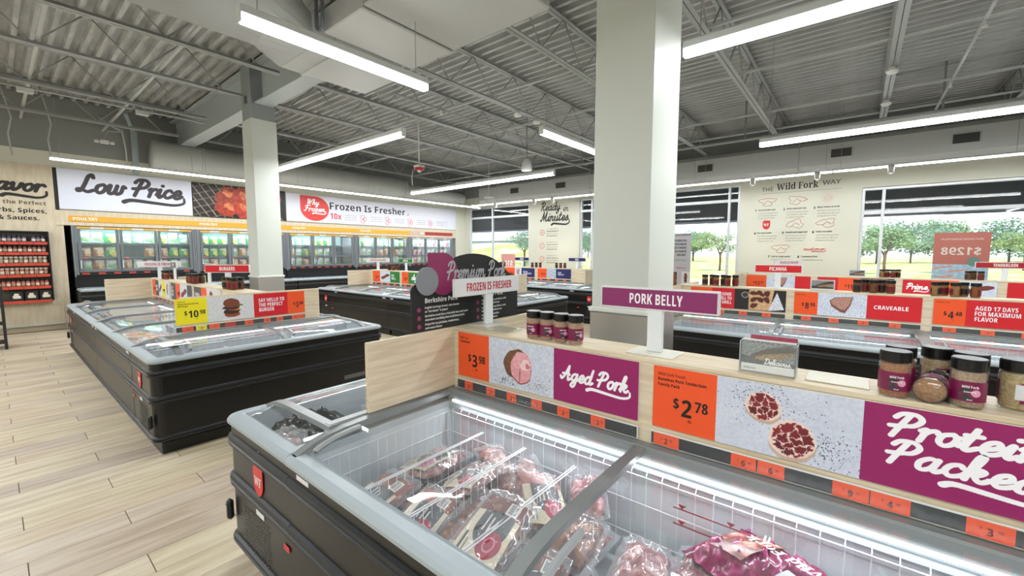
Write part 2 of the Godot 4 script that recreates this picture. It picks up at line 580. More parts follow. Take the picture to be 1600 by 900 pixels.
func wood(along := "z") -> StandardMaterial3D:
	var t: Texture2D
	if not store.has("wood tex"):
		store["wood tex"] = noise_tex(23, 0.009, [Color(0.765, 0.695, 0.58), Color(0.80, 0.735, 0.62), Color(0.82, 0.76, 0.65), Color(0.84, 0.785, 0.68)], [0.2, 0.45, 0.65, 0.9])
	t = store["wood tex"]
	return grained("wood " + along, t, Vector3(6.0, 6.0, 0.5) if along == "z" else Vector3(0.5, 6.0, 6.0), 0.5)

func window(n: int, z0: float, z1: float, top: float, transom: float, mulls: Array) -> void:
	var w := setting("window_%d" % n)
	var fm := mat(0.80, 0.81, 0.82, 0.35, 0.3)
	var x0 := FRONT + 0.05
	var x1 := FRONT + 0.13
	part(w, "head_frame", G.new().bev(Vector3(x0, top - 0.06, z0), Vector3(x1, top, z1), 0.006).mesh(), fm)
	part(w, "sill_frame", G.new().bev(Vector3(x0, 0.16, z0), Vector3(x1, 0.22, z1), 0.006).mesh(), fm)
	part(w, "transom", G.new().bev(Vector3(x0, transom, z0), Vector3(x1, transom + 0.08, z1), 0.006).mesh(), fm)
	var zs := [z0 + 0.03] + mulls + [z1 - 0.03]
	for z in zs:
		part(w, "mullion", G.new().bev(Vector3(x0 - 0.01, 0.22, z - 0.03), Vector3(x1 + 0.01, top - 0.06, z + 0.03), 0.006).mesh(), fm)
	for i in zs.size() - 1:
		for y in [[0.22, transom], [transom + 0.08, top - 0.06]]:
			part(w, "pane", G.new().quadx(FRONT + 0.09, y[0], y[1], zs[i] + 0.03, zs[i + 1] - 0.03), clear(0.03))

func build_ceiling() -> void:
	var c := setting("ceiling")
	var dm := grained("deck", noise_tex(31, 0.02, [Color(0.68, 0.685, 0.675), Color(0.715, 0.72, 0.71), Color(0.745, 0.75, 0.74)], [0.3, 0.5, 0.7], 256), Vector3(1.0, 1.0, 0.3), 0.5)
	dm.metallic = 0.15
	part(c, "roof_slab", G.new().box(Vector3(WEST - 0.2, DECK + 0.1, BACK - 1.05), Vector3(FRONT + 0.2, DECK + 0.3, SOUTH + 0.2)).mesh(), mat(0.4, 0.4, 0.4, 0.9))
	# corrugated sheets, five ribs wide
	var g := G.new()
	for k in 5:
		var x := k * 0.18
		var pr := [Vector2(x, 0), Vector2(x + 0.055, 0), Vector2(x + 0.075, 0.08), Vector2(x + 0.16, 0.08), Vector2(x + 0.18, 0)]
		for i in 4:
			var a: Vector2 = pr[i]; var b: Vector2 = pr[i + 1]
			g.quad(Vector3(a.x, a.y, SOUTH), Vector3(a.x, a.y, BACK), Vector3(b.x, b.y, BACK), Vector3(b.x, b.y, SOUTH))
	var sheet := g.mesh()
	for k in 20:
		part(c, "deck_sheet", sheet, dm, Vector3(WEST + k * 0.9, DECK, 0))
	# open-web joists across the room
	var jm := mat(0.62, 0.63, 0.62, 0.45, 0.1)
	var rod := []
	for z in [-12.1, -10.1, -8.2, -6.75, -5.03, -3.3, -1.55, 0.25, 2.0, 3.8, 5.6]:
		var x0 := WEST
		var x1 := FRONT
		g = G.new()
		for s in [-1.0, 1.0]:
			g.box(Vector3(x0, DECK - 0.045, z + s * 0.03 - 0.025), Vector3(x1, DECK - 0.038, z + s * 0.03 + 0.025))
			g.box(Vector3(x0, DECK - 0.04, z + s * 0.008 - 0.003), Vector3(x1, DECK - 0.0, z + s * 0.008 + 0.003))
			for e in [[x0 + 0.3, 2.86], [3.34, x1 - 0.3]]:
				g.box(Vector3(e[0], 4.25, z + s * 0.03 - 0.025), Vector3(e[1], 4.257, z + s * 0.03 + 0.025))
				g.box(Vector3(e[0], 4.257, z + s * 0.008 - 0.003), Vector3(e[1], 4.30, z + s * 0.008 + 0.003))
		var j := part(c, "joist", g.mesh(), jm)
		var x := x0 + 0.3
		if rod.is_empty():
			rod = [G.new(0).tube([Vector3(0, 4.28, 0), Vector3(0.52, DECK - 0.03, 0)], 0.011, 5).mesh(), G.new(0).tube([Vector3(0, DECK - 0.03, 0), Vector3(0.52, 4.28, 0)], 0.011, 5).mesh()]
		var k := 0
		while x + 0.52 < x1 - 0.2:
			if x + 0.52 < 2.9 or x > 3.3:
				part(j, "web_rod", rod[k % 2], jm, Vector3(x, 0, z))
			x += 0.52
			k += 1
	# bridging angles and pipes running with the ribs
	for a in [[0.55, 4.32], [1.75, 4.32], [5.6, 4.31], [7.3, 4.31], [9.6, 4.31], [11.0, 4.31]]:
		part(c, "bridging", G.new().box(Vector3(a[0] - 0.02, a[1], BACK), Vector3(a[0] + 0.02, a[1] + 0.03, 6.0)).mesh(), mat(0.70, 0.71, 0.70, 0.45, 0.1))
	# girder over the columns
	for e in [[BACK, -8.44], [-7.98, -1.58], [-1.10, SOUTH]]:
		g = G.new()
		g.box(Vector3(2.96, 4.14, e[0]), Vector3(3.24, 4.165, e[1]))
		g.box(Vector3(3.09, 4.165, e[0]), Vector3(3.11, 4.785, e[1]))
		g.box(Vector3(2.96, 4.785, e[0]), Vector3(3.24, 4.81, e[1]))
		part(c, "girder", g.mesh(), mat(0.68, 0.71, 0.71, 0.5))

func build_columns() -> void:
	var cream := mat(0.80, 0.815, 0.78, 0.5)
	var grey := mat(0.56, 0.585, 0.58, 0.55)
	var steel := mat(0.74, 0.725, 0.70, 0.36, 0.85)
	var spec := [
		["white square column with steel guard rising behind the pork shelf", Vector3(2.88, 0, -1.556), Vector3(0.53, 0, 0.436)],
		["white square column with grey top behind the burgers sign", Vector3(2.90, 0, -8.42), Vector3(0.40, 0, 0.42)],
	]
	for s in spec:
		var lo: Vector3 = s[1]
		var sz: Vector3 = s[2]
		var t := thing("column", s[0], "column", lo + sz / 2.0, 0, "roof columns")
		var h := sz / 2.0
		part(t, "shaft", G.new().bev(Vector3(-h.x, 0, -h.z), Vector3(h.x, 3.9, h.z), 0.006).mesh(), cream)
		part(t, "head", G.new().bev(Vector3(-h.x + 0.01, 3.9, -h.z + 0.01), Vector3(h.x - 0.01, 4.81, h.z - 0.01), 0.006).mesh(), grey, Vector3.ZERO, "bare grey steel")
		var q := G.new()
		q.bev(Vector3(-h.x - 0.012, 0, -h.z - 0.012), Vector3(h.x + 0.012, 1.2, h.z + 0.012), 0.01)
		part(t, "steel_guard", q.mesh(), steel, Vector3.ZERO, "brushed stainless guard")
		part(t, "guard_cap", G.new().bev(Vector3(-h.x - 0.02, 1.2, -h.z - 0.02), Vector3(h.x + 0.02, 1.235, h.z + 0.02), 0.006).mesh(), mat(0.86, 0.86, 0.83, 0.5))
	# bare steel of the far column above the girder's seat
	var b := thing("steel_bracket", "grey bracket plate bolted to the far column under the girder", "bracket", Vector3(2.91, 4.16, -8.30))
	part(b, "plate", G.new().bev(Vector3(-0.012, 0, 0.03), Vector3(0, 0.12, 0.14), 0.003).mesh(), mat(0.35, 0.38, 0.38, 0.5))
	part(b, "bolt", G.new(0).tube([Vector3(-0.012, 0.04, 0.085), Vector3(-0.03, 0.04, 0.085)], 0.014, 8).mesh(), mat(0.6, 0.6, 0.6, 0.4, 0.5))

func build_outside() -> void:
	var mound := func(x: float, z: float) -> float:
		return 3.2 * exp(-(pow((x - 43.0) / 9.0, 2) + pow((z + 38.0) / 13.0, 2))) - 0.3
	var g := G.new(0)
	for i in 16:
		for j in 24:
			var x0 := 24.0 + i * 2.4
			var z0 := -70.0 + j * 2.7
			var x1 := x0 + 2.4
			var z1 := z0 + 2.7
			g.quad(Vector3(x0, mound.call(x0, z0), z0), Vector3(x1, mound.call(x1, z0), z0), Vector3(x1, mound.call(x1, z1), z1), Vector3(x0, mound.call(x0, z1), z1))
	var lawn := grained("lawn", noise_tex(41, 0.012, [Color(0.47, 0.53, 0.25), Color(0.62, 0.62, 0.36), Color(0.70, 0.66, 0.46)], [0.3, 0.52, 0.75]), Vector3(0.03, 0.03, 0.06), 0.95)
	single("lawn", "sunlit dry lawn stretching outside the shop windows", "lawn", G.new().box(Vector3(22.0, -0.45, -130), Vector3(190, -0.25, 110)).mesh(), lawn).set_meta("kind", "stuff")
	single("grass_mound", "dry grassy mound outside the far left window", "mound", g.mesh(), lawn).set_meta("kind", "stuff")
	var road := single("pavement", "pale concrete walkway outside along the shop windows", "pavement", G.new().box(Vector3(13.2, -0.25, -40), Vector3(22.0, -0.12, 40)).mesh(), mat(0.66, 0.65, 0.62, 0.9))
	road.set_meta("kind", "structure")
	# canopy over the walkway
	var c := thing("canopy", "dark flat canopy roof over the walkway outside the windows", "canopy", Vector3(13.2, 0, 0))
	part(c, "soffit", G.new().box(Vector3(0.0, 3.6, -30), Vector3(2.6, 3.7, 30)).mesh(), mat(0.10, 0.115, 0.14, 0.85))
	part(c, "fascia", G.new().box(Vector3(2.3, 2.62, -30), Vector3(2.6, 3.9, 30)).mesh(), mat(0.11, 0.125, 0.15, 0.85))
	part(c, "edge_trim", G.new().box(Vector3(2.28, 2.62, -30), Vector3(2.62, 2.68, 30)).mesh(), mat(0.52, 0.53, 0.58, 0.7))
	for k in 7:
		part(c, "rafter", G.new().box(Vector3(0.0, 3.45, -12.2 + k * 3.2), Vector3(2.3, 3.6, -12.1 + k * 3.2)).mesh(), mat(0.16, 0.18, 0.2, 0.8))
	# trees
	rng.seed = 77
	var crowns := []
	for v in 3:
		var q := G.new()
		for lump in 16:
			var lc := Vector3(rng.randfn(0, 0.42), rng.randf_range(0.0, 0.85), rng.randfn(0, 0.42))
			lc.x *= 1.0 - 0.5 * lc.y; lc.z *= 1.0 - 0.5 * lc.y
			for leaf in 150:
				var d := Vector3(rng.randfn(), rng.randfn(), rng.randfn()).normalized() * (0.34 * pow(rng.randf(), 0.4))
				d.y *= 0.7
				var p := lc + d
				var u := Vector3(rng.randfn(), rng.randfn(), rng.randfn()).normalized() * 0.042
				var w := u.cross(Vector3(rng.randfn(), rng.randfn(), rng.randfn())).normalized() * 0.03
				q.tri(p - u, p + w, p + u); q.tri(p - u, p + u, p - w)
		crowns.append(q.mesh())
	var trunk := G.new(0)
	trunk.tube([Vector3(0, 0.0, 0), Vector3(0.02, 0.5, 0.01), Vector3(0.0, 1.0, 0)], 0.05, 7)
	trunk.tube([Vector3(0.01, 0.75, 0), Vector3(0.3, 1.25, 0.1)], 0.028, 6)
	trunk.tube([Vector3(0.01, 0.8, 0), Vector3(-0.25, 1.3, -0.15)], 0.028, 6)
	trunk.tube([Vector3(0.01, 0.8, 0), Vector3(-0.05, 1.35, 0.25)], 0.024, 6)
	var tm := trunk.mesh()
	var leaf_m := []
	for cc in [Color(0.43, 0.50, 0.33), Color(0.40, 0.50, 0.38), Color(0.36, 0.46, 0.42)]:
		var lm := StandardMaterial3D.new()
		lm.albedo_color = cc
		lm.roughness = 0.8
		lm.backlight_enabled = true
		lm.backlight = Color(0.45, 0.5, 0.3)
		leaf_m.append(lm)
	var trees := [
		[46.0, -10.6, 1.9, 0, "round green tree on the lawn left of the window mullion by the picanha sign"],
		[46.0, 1.8, 2.0, 1, "spreading green tree with a bare trunk right of the wall of steps"],
		[52.0, 6.0, 1.9, 2, "small thin tree on the lawn just left of the red window poster"],
		[34.0, -26.0, 1.9, 2, "bluish leafy tree standing beside the ready in minutes panel"],
		[66.0, 13.2, 1.9, 0, "low green tree right of the red window poster"],
	]
	for t in trees:
		var o := thing("tree", t[4], "tree", Vector3(t[0], maxf(-0.25, mound.call(t[0], t[1]) - 0.1), t[1]), t[3] * 70.0, "trees on the lawn")
		part(o, "trunk", tm, mat(0.34, 0.27, 0.21, 0.9)).scale = Vector3.ONE * t[2]
		var cr := part(o, "crown", crowns[t[3]], leaf_m[t[3]], Vector3(0, t[2] * 1.05, 0))
		cr.scale = Vector3(t[2] * 1.15, t[2], t[2] * 1.15)
	for k in 22:
		var z := -62.0 + k * 4.6
		if k == 9: continue
		var x := 96.0 + 9.0 * sin(k * 2.1)
		var o := thing("distant_tree", "bluish tree in the distant row behind the lawn, %s from the left" % ordinal(k), "tree", Vector3(x, -0.25, z), k * 50.0, "distant tree row")
		part(o, "trunk", tm, mat(0.30, 0.28, 0.26, 0.9)).scale = Vector3.ONE * 2.4
		var cr := part(o, "crown", crowns[k % 3], leaf_m[2 if k % 4 else 1], Vector3(0, 2.0, 0))
		cr.scale = Vector3(5.2, 4.6 + sin(k * 1.3), 5.2)
	# far buildings
	var b := thing("far_building", "low grey building beyond the grassy mound outside the left window", "building", Vector3(84, -0.25, -80))
	part(b, "wall", G.new().box(Vector3(-5, 0, -26), Vector3(5, 4.6, 18)).mesh(), mat(0.52, 0.56, 0.62, 0.8))
	part(b, "roof_edge", G.new().box(Vector3(-5.3, 4.6, -26.3), Vector3(5.3, 5.4, 18.3)).mesh(), mat(0.70, 0.72, 0.74, 0.8))
	for k in 9:
		part(b, "window", G.new().box(Vector3(-5.1, 2.2, -24 + k * 4.5), Vector3(-5.0, 3.6, -21 + k * 4.5)).mesh(), mat(0.42, 0.47, 0.53, 0.3))
	b = thing("far_tower", "blue grey building above the trees at the right edge of the window", "building", Vector3(118, -0.25, 31))
	part(b, "wall", G.new().box(Vector3(-6, 0, -6), Vector3(6, 12.5, 5)).mesh(), mat(0.42, 0.48, 0.58, 0.8))
	part(b, "roof_edge", G.new().box(Vector3(-6.3, 12.5, -6.3), Vector3(6.3, 13.2, 5.3)).mesh(), mat(0.36, 0.42, 0.5, 0.8))
	b = thing("roadside_sign", "teal roadside sign board at the right edge of the window", "sign", Vector3(84, -0.25, 25.5))
	part(b, "board", G.new().box(Vector3(-0.2, 2.2, -2.8), Vector3(0.2, 6.4, 3.0)).mesh(), mat(0.10, 0.58, 0.56, 0.6))
	for s in [-2.4, 2.4]:
		part(b, "post", G.new().box(Vector3(-0.15, 0.0, s - 0.15), Vector3(0.15, 2.2, s + 0.15)).mesh(), mat(0.5, 0.5, 0.5, 0.7))

# ------------------------------------------------------------------ lamps, ducts and other things under the roof
const LAMP := 3.27   # underside of the pendant strips

func strip(label: String, a: Vector3, b: Vector3, watts: float, size := Vector2(0.08, 0.12), hung := true) -> void:
	var along_x := absf(b.x - a.x) > absf(b.z - a.z)
	var mid := (a + b) / 2.0
	var len := a.distance_to(b)
	var t := thing("strip_light", label, "light", mid, 0.0 if along_x else 90.0, "linear strip lights")
	var h := size.y
	var w := size.x
	part(t, "housing", G.new().bev(Vector3(-len / 2, h * 0.5, -w / 2), Vector3(len / 2, h, w / 2), 0.006).mesh(), mat(0.86, 0.87, 0.87, 0.4))
	part(t, "light_diffuser", G.new().bev(Vector3(-len / 2, 0.0, -w / 2 + 0.002), Vector3(len / 2, h * 0.5, w / 2 - 0.002), 0.012).mesh(), glow(1.0, 1.0, 1.0, 9.0))
	part(t, "end_cap", G.new().bev(Vector3(-len / 2 - 0.008, 0.0, -w / 2), Vector3(-len / 2, h, w / 2), 0.003).mesh(), mat(0.86, 0.87, 0.87, 0.4))
	part(t, "end_cap", G.new().bev(Vector3(len / 2, 0.0, -w / 2), Vector3(len / 2 + 0.008, h, w / 2), 0.003).mesh(), mat(0.86, 0.87, 0.87, 0.4))
	if hung:
		var n := maxi(2, int(len / 1.6))
		for k in n:
			var x := -len / 2 + 0.12 + (len - 0.24) * k / (n - 1)
			part(t, "hanger", G.new().tube([Vector3(x, h, 0), Vector3(x, (DECK if mid.x > 2.6 or mid.x < 1.5 or k == 0 else 3.895) - mid.y, 0)], 0.004, 4).mesh(), mat(0.62, 0.62, 0.61, 0.4, 0.5))
	var l := AreaLight3D.new()
	l.name = "strip_lamp"
	l.area_size = Vector2(len, w)
	l.light_energy = watts / 9.87
	l.light_color = Color(0.965, 0.985, 1.0)
	l.area_range = 30.0
	l.shadow_enabled = true
	t.add_child(l, true)
	l.position = Vector3(0, -0.004, 0)
	l.rotation_degrees.x = -90.0

func build_lights() -> void:
	var k := 17.0   # watts per metre
	var runs := [
		["pendant strip light hanging across the near end of the aisle, by the white duct", Vector3(1.22, LAMP, -3.48), Vector3(2.89, LAMP, -3.48)],
		["pendant strip light just left of the near white column", Vector3(4.92, LAMP, -3.48), Vector3(6.55, LAMP, -3.48)],
		["pendant strip light starting at the right edge of the near white column", Vector3(3.78, LAMP, -1.21), Vector3(3.78, LAMP, 2.9)],
		["pendant strip light right of the far white column", Vector3(3.78, LAMP, -9.9), Vector3(3.78, LAMP, -5.05)],
		["pendant strip light above the wall of steps, lower of two at the right", Vector3(7.66, LAMP, -1.26), Vector3(7.66, LAMP, 3.5)],
		["pendant strip light beyond the red alarm, over the middle aisle", Vector3(7.66, LAMP, -9.9), Vector3(7.66, LAMP, -5.08)],
		["pendant strip light over the left floor aisle, far one", Vector3(-0.75, LAMP, -9.9), Vector3(-0.75, LAMP, -5.05)],
		["pendant strip light over the left floor aisle, near one", Vector3(-0.75, LAMP, -1.2), Vector3(-0.75, LAMP, 2.9)],
		["unseen strip light added along the left wall for more light, far one", Vector3(-3.9, LAMP, -9.9), Vector3(-3.9, LAMP, -5.05)],  # this pair is added out of view to light the column from the camera side
		["unseen strip light added along the left wall for more light, near one", Vector3(-3.9, LAMP, -1.2), Vector3(-3.9, LAMP, 2.9)],
		["unseen strip light added behind the near pork island for more light", Vector3(0.2, LAMP, 4.6), Vector3(3.4, LAMP, 4.6)],  # added out of view for more light from behind the camera
		["pendant strip light across the left floor aisle", Vector3(-3.6, LAMP, -3.48), Vector3(-1.9, LAMP, -3.48)],
	]
	for r in runs:
		strip(r[0], r[1], r[2], k * r[1].distance_to(r[2]))
	for i in 5:
		var x := 0.82 + i * 2.376
		strip("wall washer strip light above the poultry banners, %s from the left" % ordinal(i), Vector3(x, 3.40, -12.0), Vector3(x + 2.355, 3.40, -12.0), 12.0 * 2.37, Vector2(0.06, 0.07))
	for i in 2:  # two lamps added left of the view to brighten the spice wall
		var x := -4.86 + i * 2.376
		strip(["unseen strip light added to brighten the spice wall, left one", "unseen strip light added to brighten the spice wall, right one"][i], Vector3(x, 3.40, -12.0), Vector3(x + 2.355, 3.40, -12.0), 12.0 * 2.37, Vector2(0.06, 0.07))
	for i in 6:
		var z := -11.7 + i * 2.8
		strip("wall washer strip light along the shop windows, %s from the far corner" % ordinal(i), Vector3(11.9, 3.40, z), Vector3(11.9, 3.40, z + 2.775), 10.0 * 2.79, Vector2(0.06, 0.06))
	# small spotlights on the window run
	var head := G.new(0).lathe([[0.0, 0.0], [0.035, 0.0], [0.04, 0.02], [0.04, 0.11], [0.02, 0.12], [0.0, 0.12]], 14).mesh()
	var bulb := G.new(0).lathe([[0.0, -0.012], [0.02, -0.008], [0.033, 0.002], [0.0, 0.004]], 14).mesh()
	var spots := [[-10.35, "at the far left window"], [-8.6, "left end of the ready in minutes panel"], [-7.85, "right end of the ready in minutes panel"], [-2.05, "beside the letters of the wall of steps heading"], [-0.78, "above the right end of the wall of steps heading"], [0.45, "right of the wall of steps"]]
	for s in spots:
		var t := thing("track_spotlight", "small white track spotlight " + s[1], "spotlight", Vector3(11.78, 3.27, s[0]), 0, "track spotlights")
		var hd := part(t, "head", head, mat(0.85, 0.85, 0.84, 0.4))
		t.scale = Vector3.ONE * 1.35
		hd.rotation_degrees.z = 24
		var bl := part(t, "light_lens", bulb, glow(1, 1, 0.97, 3.0))
		bl.rotation_degrees.z = 24
		part(t, "arm", G.new().tube([Vector3(0.0, 0.1, 0), Vector3(0.0, 0.16, 0), Vector3(0.10, 0.17, 0)], 0.008, 5).mesh(), mat(0.85, 0.85, 0.84, 0.4))
		var l := SpotLight3D.new()
		l.name = "spot_lamp"
		l.light_energy = 1.2
		l.spot_angle = 32
		l.spot_range = 20
		l.light_size = 0.03
		l.shadow_enabled = true
		l.light_color = Color(1, 0.97, 0.9)
		t.add_child(l, true)
		l.position = Vector3(0.012, -0.03, 0)
		l.basis = Basis.looking_at(Vector3(0.6, -1.4, 0), Vector3(0, 0, 1))

func seam_duct(t: Node3D, a: Vector3, b: Vector3, r: float, m: Material, step: float) -> void:
	part(t, "pipe", G.new(0).tube([a, b], r, 28).mesh(), m)
	var d := (b - a).normalized()
	var n := int(a.distance_to(b) / step)
	for k in range(1, n):
		part(t, "seam", G.new().tube([a + d * (k * step - 0.008), a + d * (k * step + 0.008)], r + 0.008, 28).mesh(), m)

func build_ducts() -> void:
	var dm := mat(0.66, 0.665, 0.645, 0.5)
	var wm := mat(0.76, 0.77, 0.76, 0.45)
	var t := thing("spiral_duct", "round painted air duct crossing above the left floor aisle", "duct", Vector3.ZERO)
	seam_duct(t, Vector3(-4.9, 3.85, -4.25), Vector3(1.62, 3.85, -4.25), 0.34, dm, 0.55)
	t = thing("flat_duct", "flat rectangular air duct passing under the girder by the far column", "duct", Vector3.ZERO)
	var g := G.new()
	var l0 := []
	var l1 := []
	for k in 24:
		var a := TAU * k / 24
		var c := Vector2(cos(a), sin(a))
		l0.append(Vector3(1.62, 3.85 + 0.34 * c.y, -4.25 + 0.34 * c.x))
		var sq := c / maxf(absf(c.x), absf(c.y))
		l1.append(Vector3(2.26, 3.955 + 0.165 * sq.y, -4.92 + 0.40 * sq.x))
	g.loft([l0, l1])
	part(t, "transition", g.mesh(), dm)
	part(t, "trunk", G.new().bev(Vector3(2.26, 3.79, -5.32), Vector3(3.36, 4.12, -4.52), 0.008).mesh(), wm)
	part(t, "flange", G.new().bev(Vector3(2.5, 3.775, -5.335), Vector3(2.53, 4.13, -4.505), 0.004).mesh(), wm)
	t = thing("air_handler", "white air handling box hanging at the top of the view", "air handler", Vector3.ZERO)
	part(t, "cabinet", G.new().bev(Vector3(2.30, 3.88, -4.36), Vector3(3.42, 4.12, -3.66), 0.012).mesh(), mat(0.78, 0.785, 0.775, 0.45))
	part(t, "panel", G.new().bev(Vector3(2.30, 3.90, -3.64), Vector3(3.44, 4.12, -2.34), 0.012).mesh(), wm)
	part(t, "joint_strip", G.new().box(Vector3(2.32, 3.91, -3.66), Vector3(3.41, 4.10, -3.64)).mesh(), mat(0.34, 0.34, 0.33, 0.6))
	var hose := []
	for k in 13:
		var a := PI * k / 12.0
		hose.append(Vector3(2.22, 3.92 - 0.06 * sin(a), -4.28 + 0.06 * cos(a)))
	hose.push_front(Vector3(2.22, 4.25, -4.22)); hose.push_back(Vector3(2.22, 4.25, -4.34))
	part(t, "drain_hose", G.new(0).tube(hose, 0.018, 8).mesh(), mat(0.42, 0.44, 0.46, 0.4))
	for x in [2.36, 3.36]:
		for z in [-4.3, -2.4]:
			part(t, "hanger_rod", G.new().tube([Vector3(x, 4.12, z), Vector3(x, DECK, z)], 0.006, 5).mesh(), mat(0.5, 0.5, 0.5, 0.4, 0.4))
	t = thing("wall_duct", "long round air duct above the poultry freezers", "duct", Vector3.ZERO)
	seam_duct(t, Vector3(2.45, 3.86, -12.62), Vector3(9.3, 3.86, -12.62), 0.33, dm, 0.9)
	part(t, "end_collar", G.new(0).tube([Vector3(9.3, 3.86, -12.62), Vector3(9.36, 3.86, -12.62)], 0.36, 28).mesh(), dm)
	part(t, "tail", G.new(0).tube([Vector3(9.36, 3.82, -12.66), Vector3(12.3, 3.82, -12.66)], 0.24, 24).mesh(), dm)
	t = thing("window_duct", "large air duct with grilles running above the shop windows", "duct", Vector3.ZERO)
	part(t, "pipe", G.new().bev(Vector3(12.32, 3.55, -11.8), Vector3(12.98, 4.22, 6.2), 0.10).mesh(), dm)
	for z in [-9.9, -7.9, -5.85, -3.3, -0.4, 1.55, 3.6]:
		var f := part(t, "grille", G.new().bev(Vector3(12.30, 3.78, z - 0.21), Vector3(12.33, 4.00, z + 0.21), 0.006).mesh(), dm)
		part(f, "opening", G.new().box(Vector3(12.292, 3.80, z - 0.185), Vector3(12.30, 3.98, z + 0.185)).mesh(), mat(0.22, 0.22, 0.21, 0.7))
	for z in [-10.8, -6.8, -4.6, -1.2, 2.6]:
		part(t, "seam", G.new().bev(Vector3(12.31, 3.54, z - 0.01), Vector3(12.99, 4.23, z + 0.01), 0.10).mesh(), dm)
	# steel post with brace at the back wall
	t = thing("steel_post", "grey steel post with a kinked brace above the low price banner", "post", Vector3(2.22, 3.42, -12.9))
	part(t, "post", G.new().box(Vector3(-0.05, 0, -0.05), Vector3(0.05, 0.95, 0.05)).mesh(), mat(0.56, 0.60, 0.60, 0.5))
	part(t, "brace", G.new().bar(Vector3(0.0, 0.93, 0.0), Vector3(-0.2, 1.2, 0.55), 0.07, 0.05).mesh(), mat(0.56, 0.60, 0.60, 0.5))
	part(t, "conduit", G.new(0).tube([Vector3(-0.16, 0.0, 0.1), Vector3(-0.17, 0.5, 0.12), Vector3(-0.22, 0.85, 0.2), Vector3(-0.45, 0.95, 0.3), Vector3(-0.62, 1.1, 0.3)], 0.013, 6).mesh(), mat(0.70, 0.70, 0.69, 0.4, 0.3))
	# cable loops and twin emergency lamp
	t = thing("emergency_light", "small twin-head emergency light on a cable above the low price banner", "light", Vector3(1.62, 3.86, -12.1))
	part(t, "box", G.new().bev(Vector3(-0.07, 0, -0.04), Vector3(0.07, 0.07, 0.04), 0.01).mesh(), mat(0.84, 0.84, 0.82, 0.4))
	for s in [-1.0, 1.0]:
		part(t, "lamp_head", G.new(0).lathe([[0.0, -0.03], [0.035, -0.03], [0.04, 0.0], [0.02, 0.03], [0.0, 0.03]], 12, Vector3(s * 0.12, 0.035, 0)).mesh(), mat(0.84, 0.84, 0.82, 0.4))
	part(t, "cable", G.new(0).tube([Vector3(0, 0.07, 0), Vector3(0.05, 0.25, 0.05), Vector3(0.22, 0.26, 0.1), Vector3(0.3, 0.31, 0.1), Vector3(0.12, 0.34, 0.1), Vector3(0.1, 0.38, 0.1)], 0.008, 5).mesh(), mat(0.72, 0.72, 0.70, 0.5))
	t = thing("conduit_run", "thin pipe with junction boxes running level below the roof joists at the left", "pipe", Vector3.ZERO)
	part(t, "pipe", G.new(0).tube([Vector3(-4.8, 4.2, -10.2), Vector3(2.85, 4.2, -10.2)], 0.017, 8).mesh(), mat(0.62, 0.63, 0.62, 0.4, 0.3))
	for x in [0.5, 1.9]:
		part(t, "junction_box", G.new().bev(Vector3(x - 0.09, 4.12, -10.25), Vector3(x + 0.09, 4.2, -10.15), 0.01).mesh(), mat(0.74, 0.74, 0.72, 0.4))
	for p in [[0.9, -12.75], [0.38, -12.7]]:
		var d := thing("drop_conduit", "thin vertical conduit dropping from the roof to the back wall at the left" if p[0] > 0.5 else "thin vertical conduit nearest the left edge of the view", "pipe", Vector3(p[0], 0, p[1]))
		part(d, "pipe", G.new(0).tube([Vector3(0, 3.5, 0), Vector3(-0.03, 3.9, 0.02), Vector3(0.03, 4.2, 0.05), Vector3(-0.05, 4.6, 0.2), Vector3(-0.1, 4.85, 0.25)], 0.015, 6).mesh(), mat(0.66, 0.66, 0.65, 0.4, 0.3))
	# sprinkler pipes
	var lbl := ["thin sprinkler pipe running across the roof past the smoke detectors", "sprinkler pipe across the roof right of the near column", "thicker sprinkler pipe below the roof at the far right"]
	var sp := [[-5.85, 4.16, 4.2, 12.2, 0.018], [0.95, 4.18, 3.6, 12.2, 0.02]]
	for i in 2:
		var q: Array = sp[i]
		t = thing("sprinkler_pipe", lbl[i], "pipe", Vector3.ZERO)
		part(t, "pipe", G.new(0).tube([Vector3(q[2], q[1], q[0]), Vector3(q[3], q[1], q[0])], q[4], 8).mesh(), mat(0.66, 0.67, 0.66, 0.4, 0.2))
		for x in [5.2, 7.0, 9.2]:
			part(t, "sprinkler_head", G.new(0).lathe([[0.0, -0.09], [0.03, -0.085], [0.012, -0.06], [0.012, 0.0], [0.0, 0.0]], 10, Vector3(x, q[1], q[0])).mesh(), mat(0.84, 0.84, 0.82, 0.4))
	t = thing("sprinkler_pipe", lbl[2], "pipe", Vector3.ZERO)
	part(t, "pipe", G.new(0).tube([Vector3(10.4, 4.05, -11), Vector3(10.4, 4.05, 6)], 0.03, 8).mesh(), mat(0.60, 0.61, 0.60, 0.4, 0.2))
	for z in [-6.0, -2.0, 1.0]:
		part(t, "strap", G.new().box(Vector3(10.385, 4.08, z - 0.015), Vector3(10.415, DECK, z + 0.015)).mesh(), mat(0.5, 0.5, 0.5, 0.5))
	# things hanging in the middle of the view
	t = thing("alarm_beacon", "red and white alarm beacon hanging on a thin rod", "alarm", Vector3(5.41, 3.27, -6.75))
	part(t, "rod", G.new(0).tube([Vector3(0, 0.06, 0), Vector3(0, 0.975, 0)], 0.012, 6).mesh(), mat(0.84, 0.84, 0.82, 0.4))
	part(t, "cap", G.new().bev(Vector3(-0.08, 0.02, -0.08), Vector3(0.08, 0.07, 0.08), 0.012).mesh(), mat(0.85, 0.85, 0.83, 0.4))
	part(t, "red_ring", G.new(0).lathe([[0.0, -0.03], [0.07, -0.03], [0.10, -0.01], [0.10, 0.015], [0.07, 0.025], [0.0, 0.025]], 20).mesh(), mat(0.72, 0.14, 0.18, 0.4), Vector3.ZERO, "red ring")
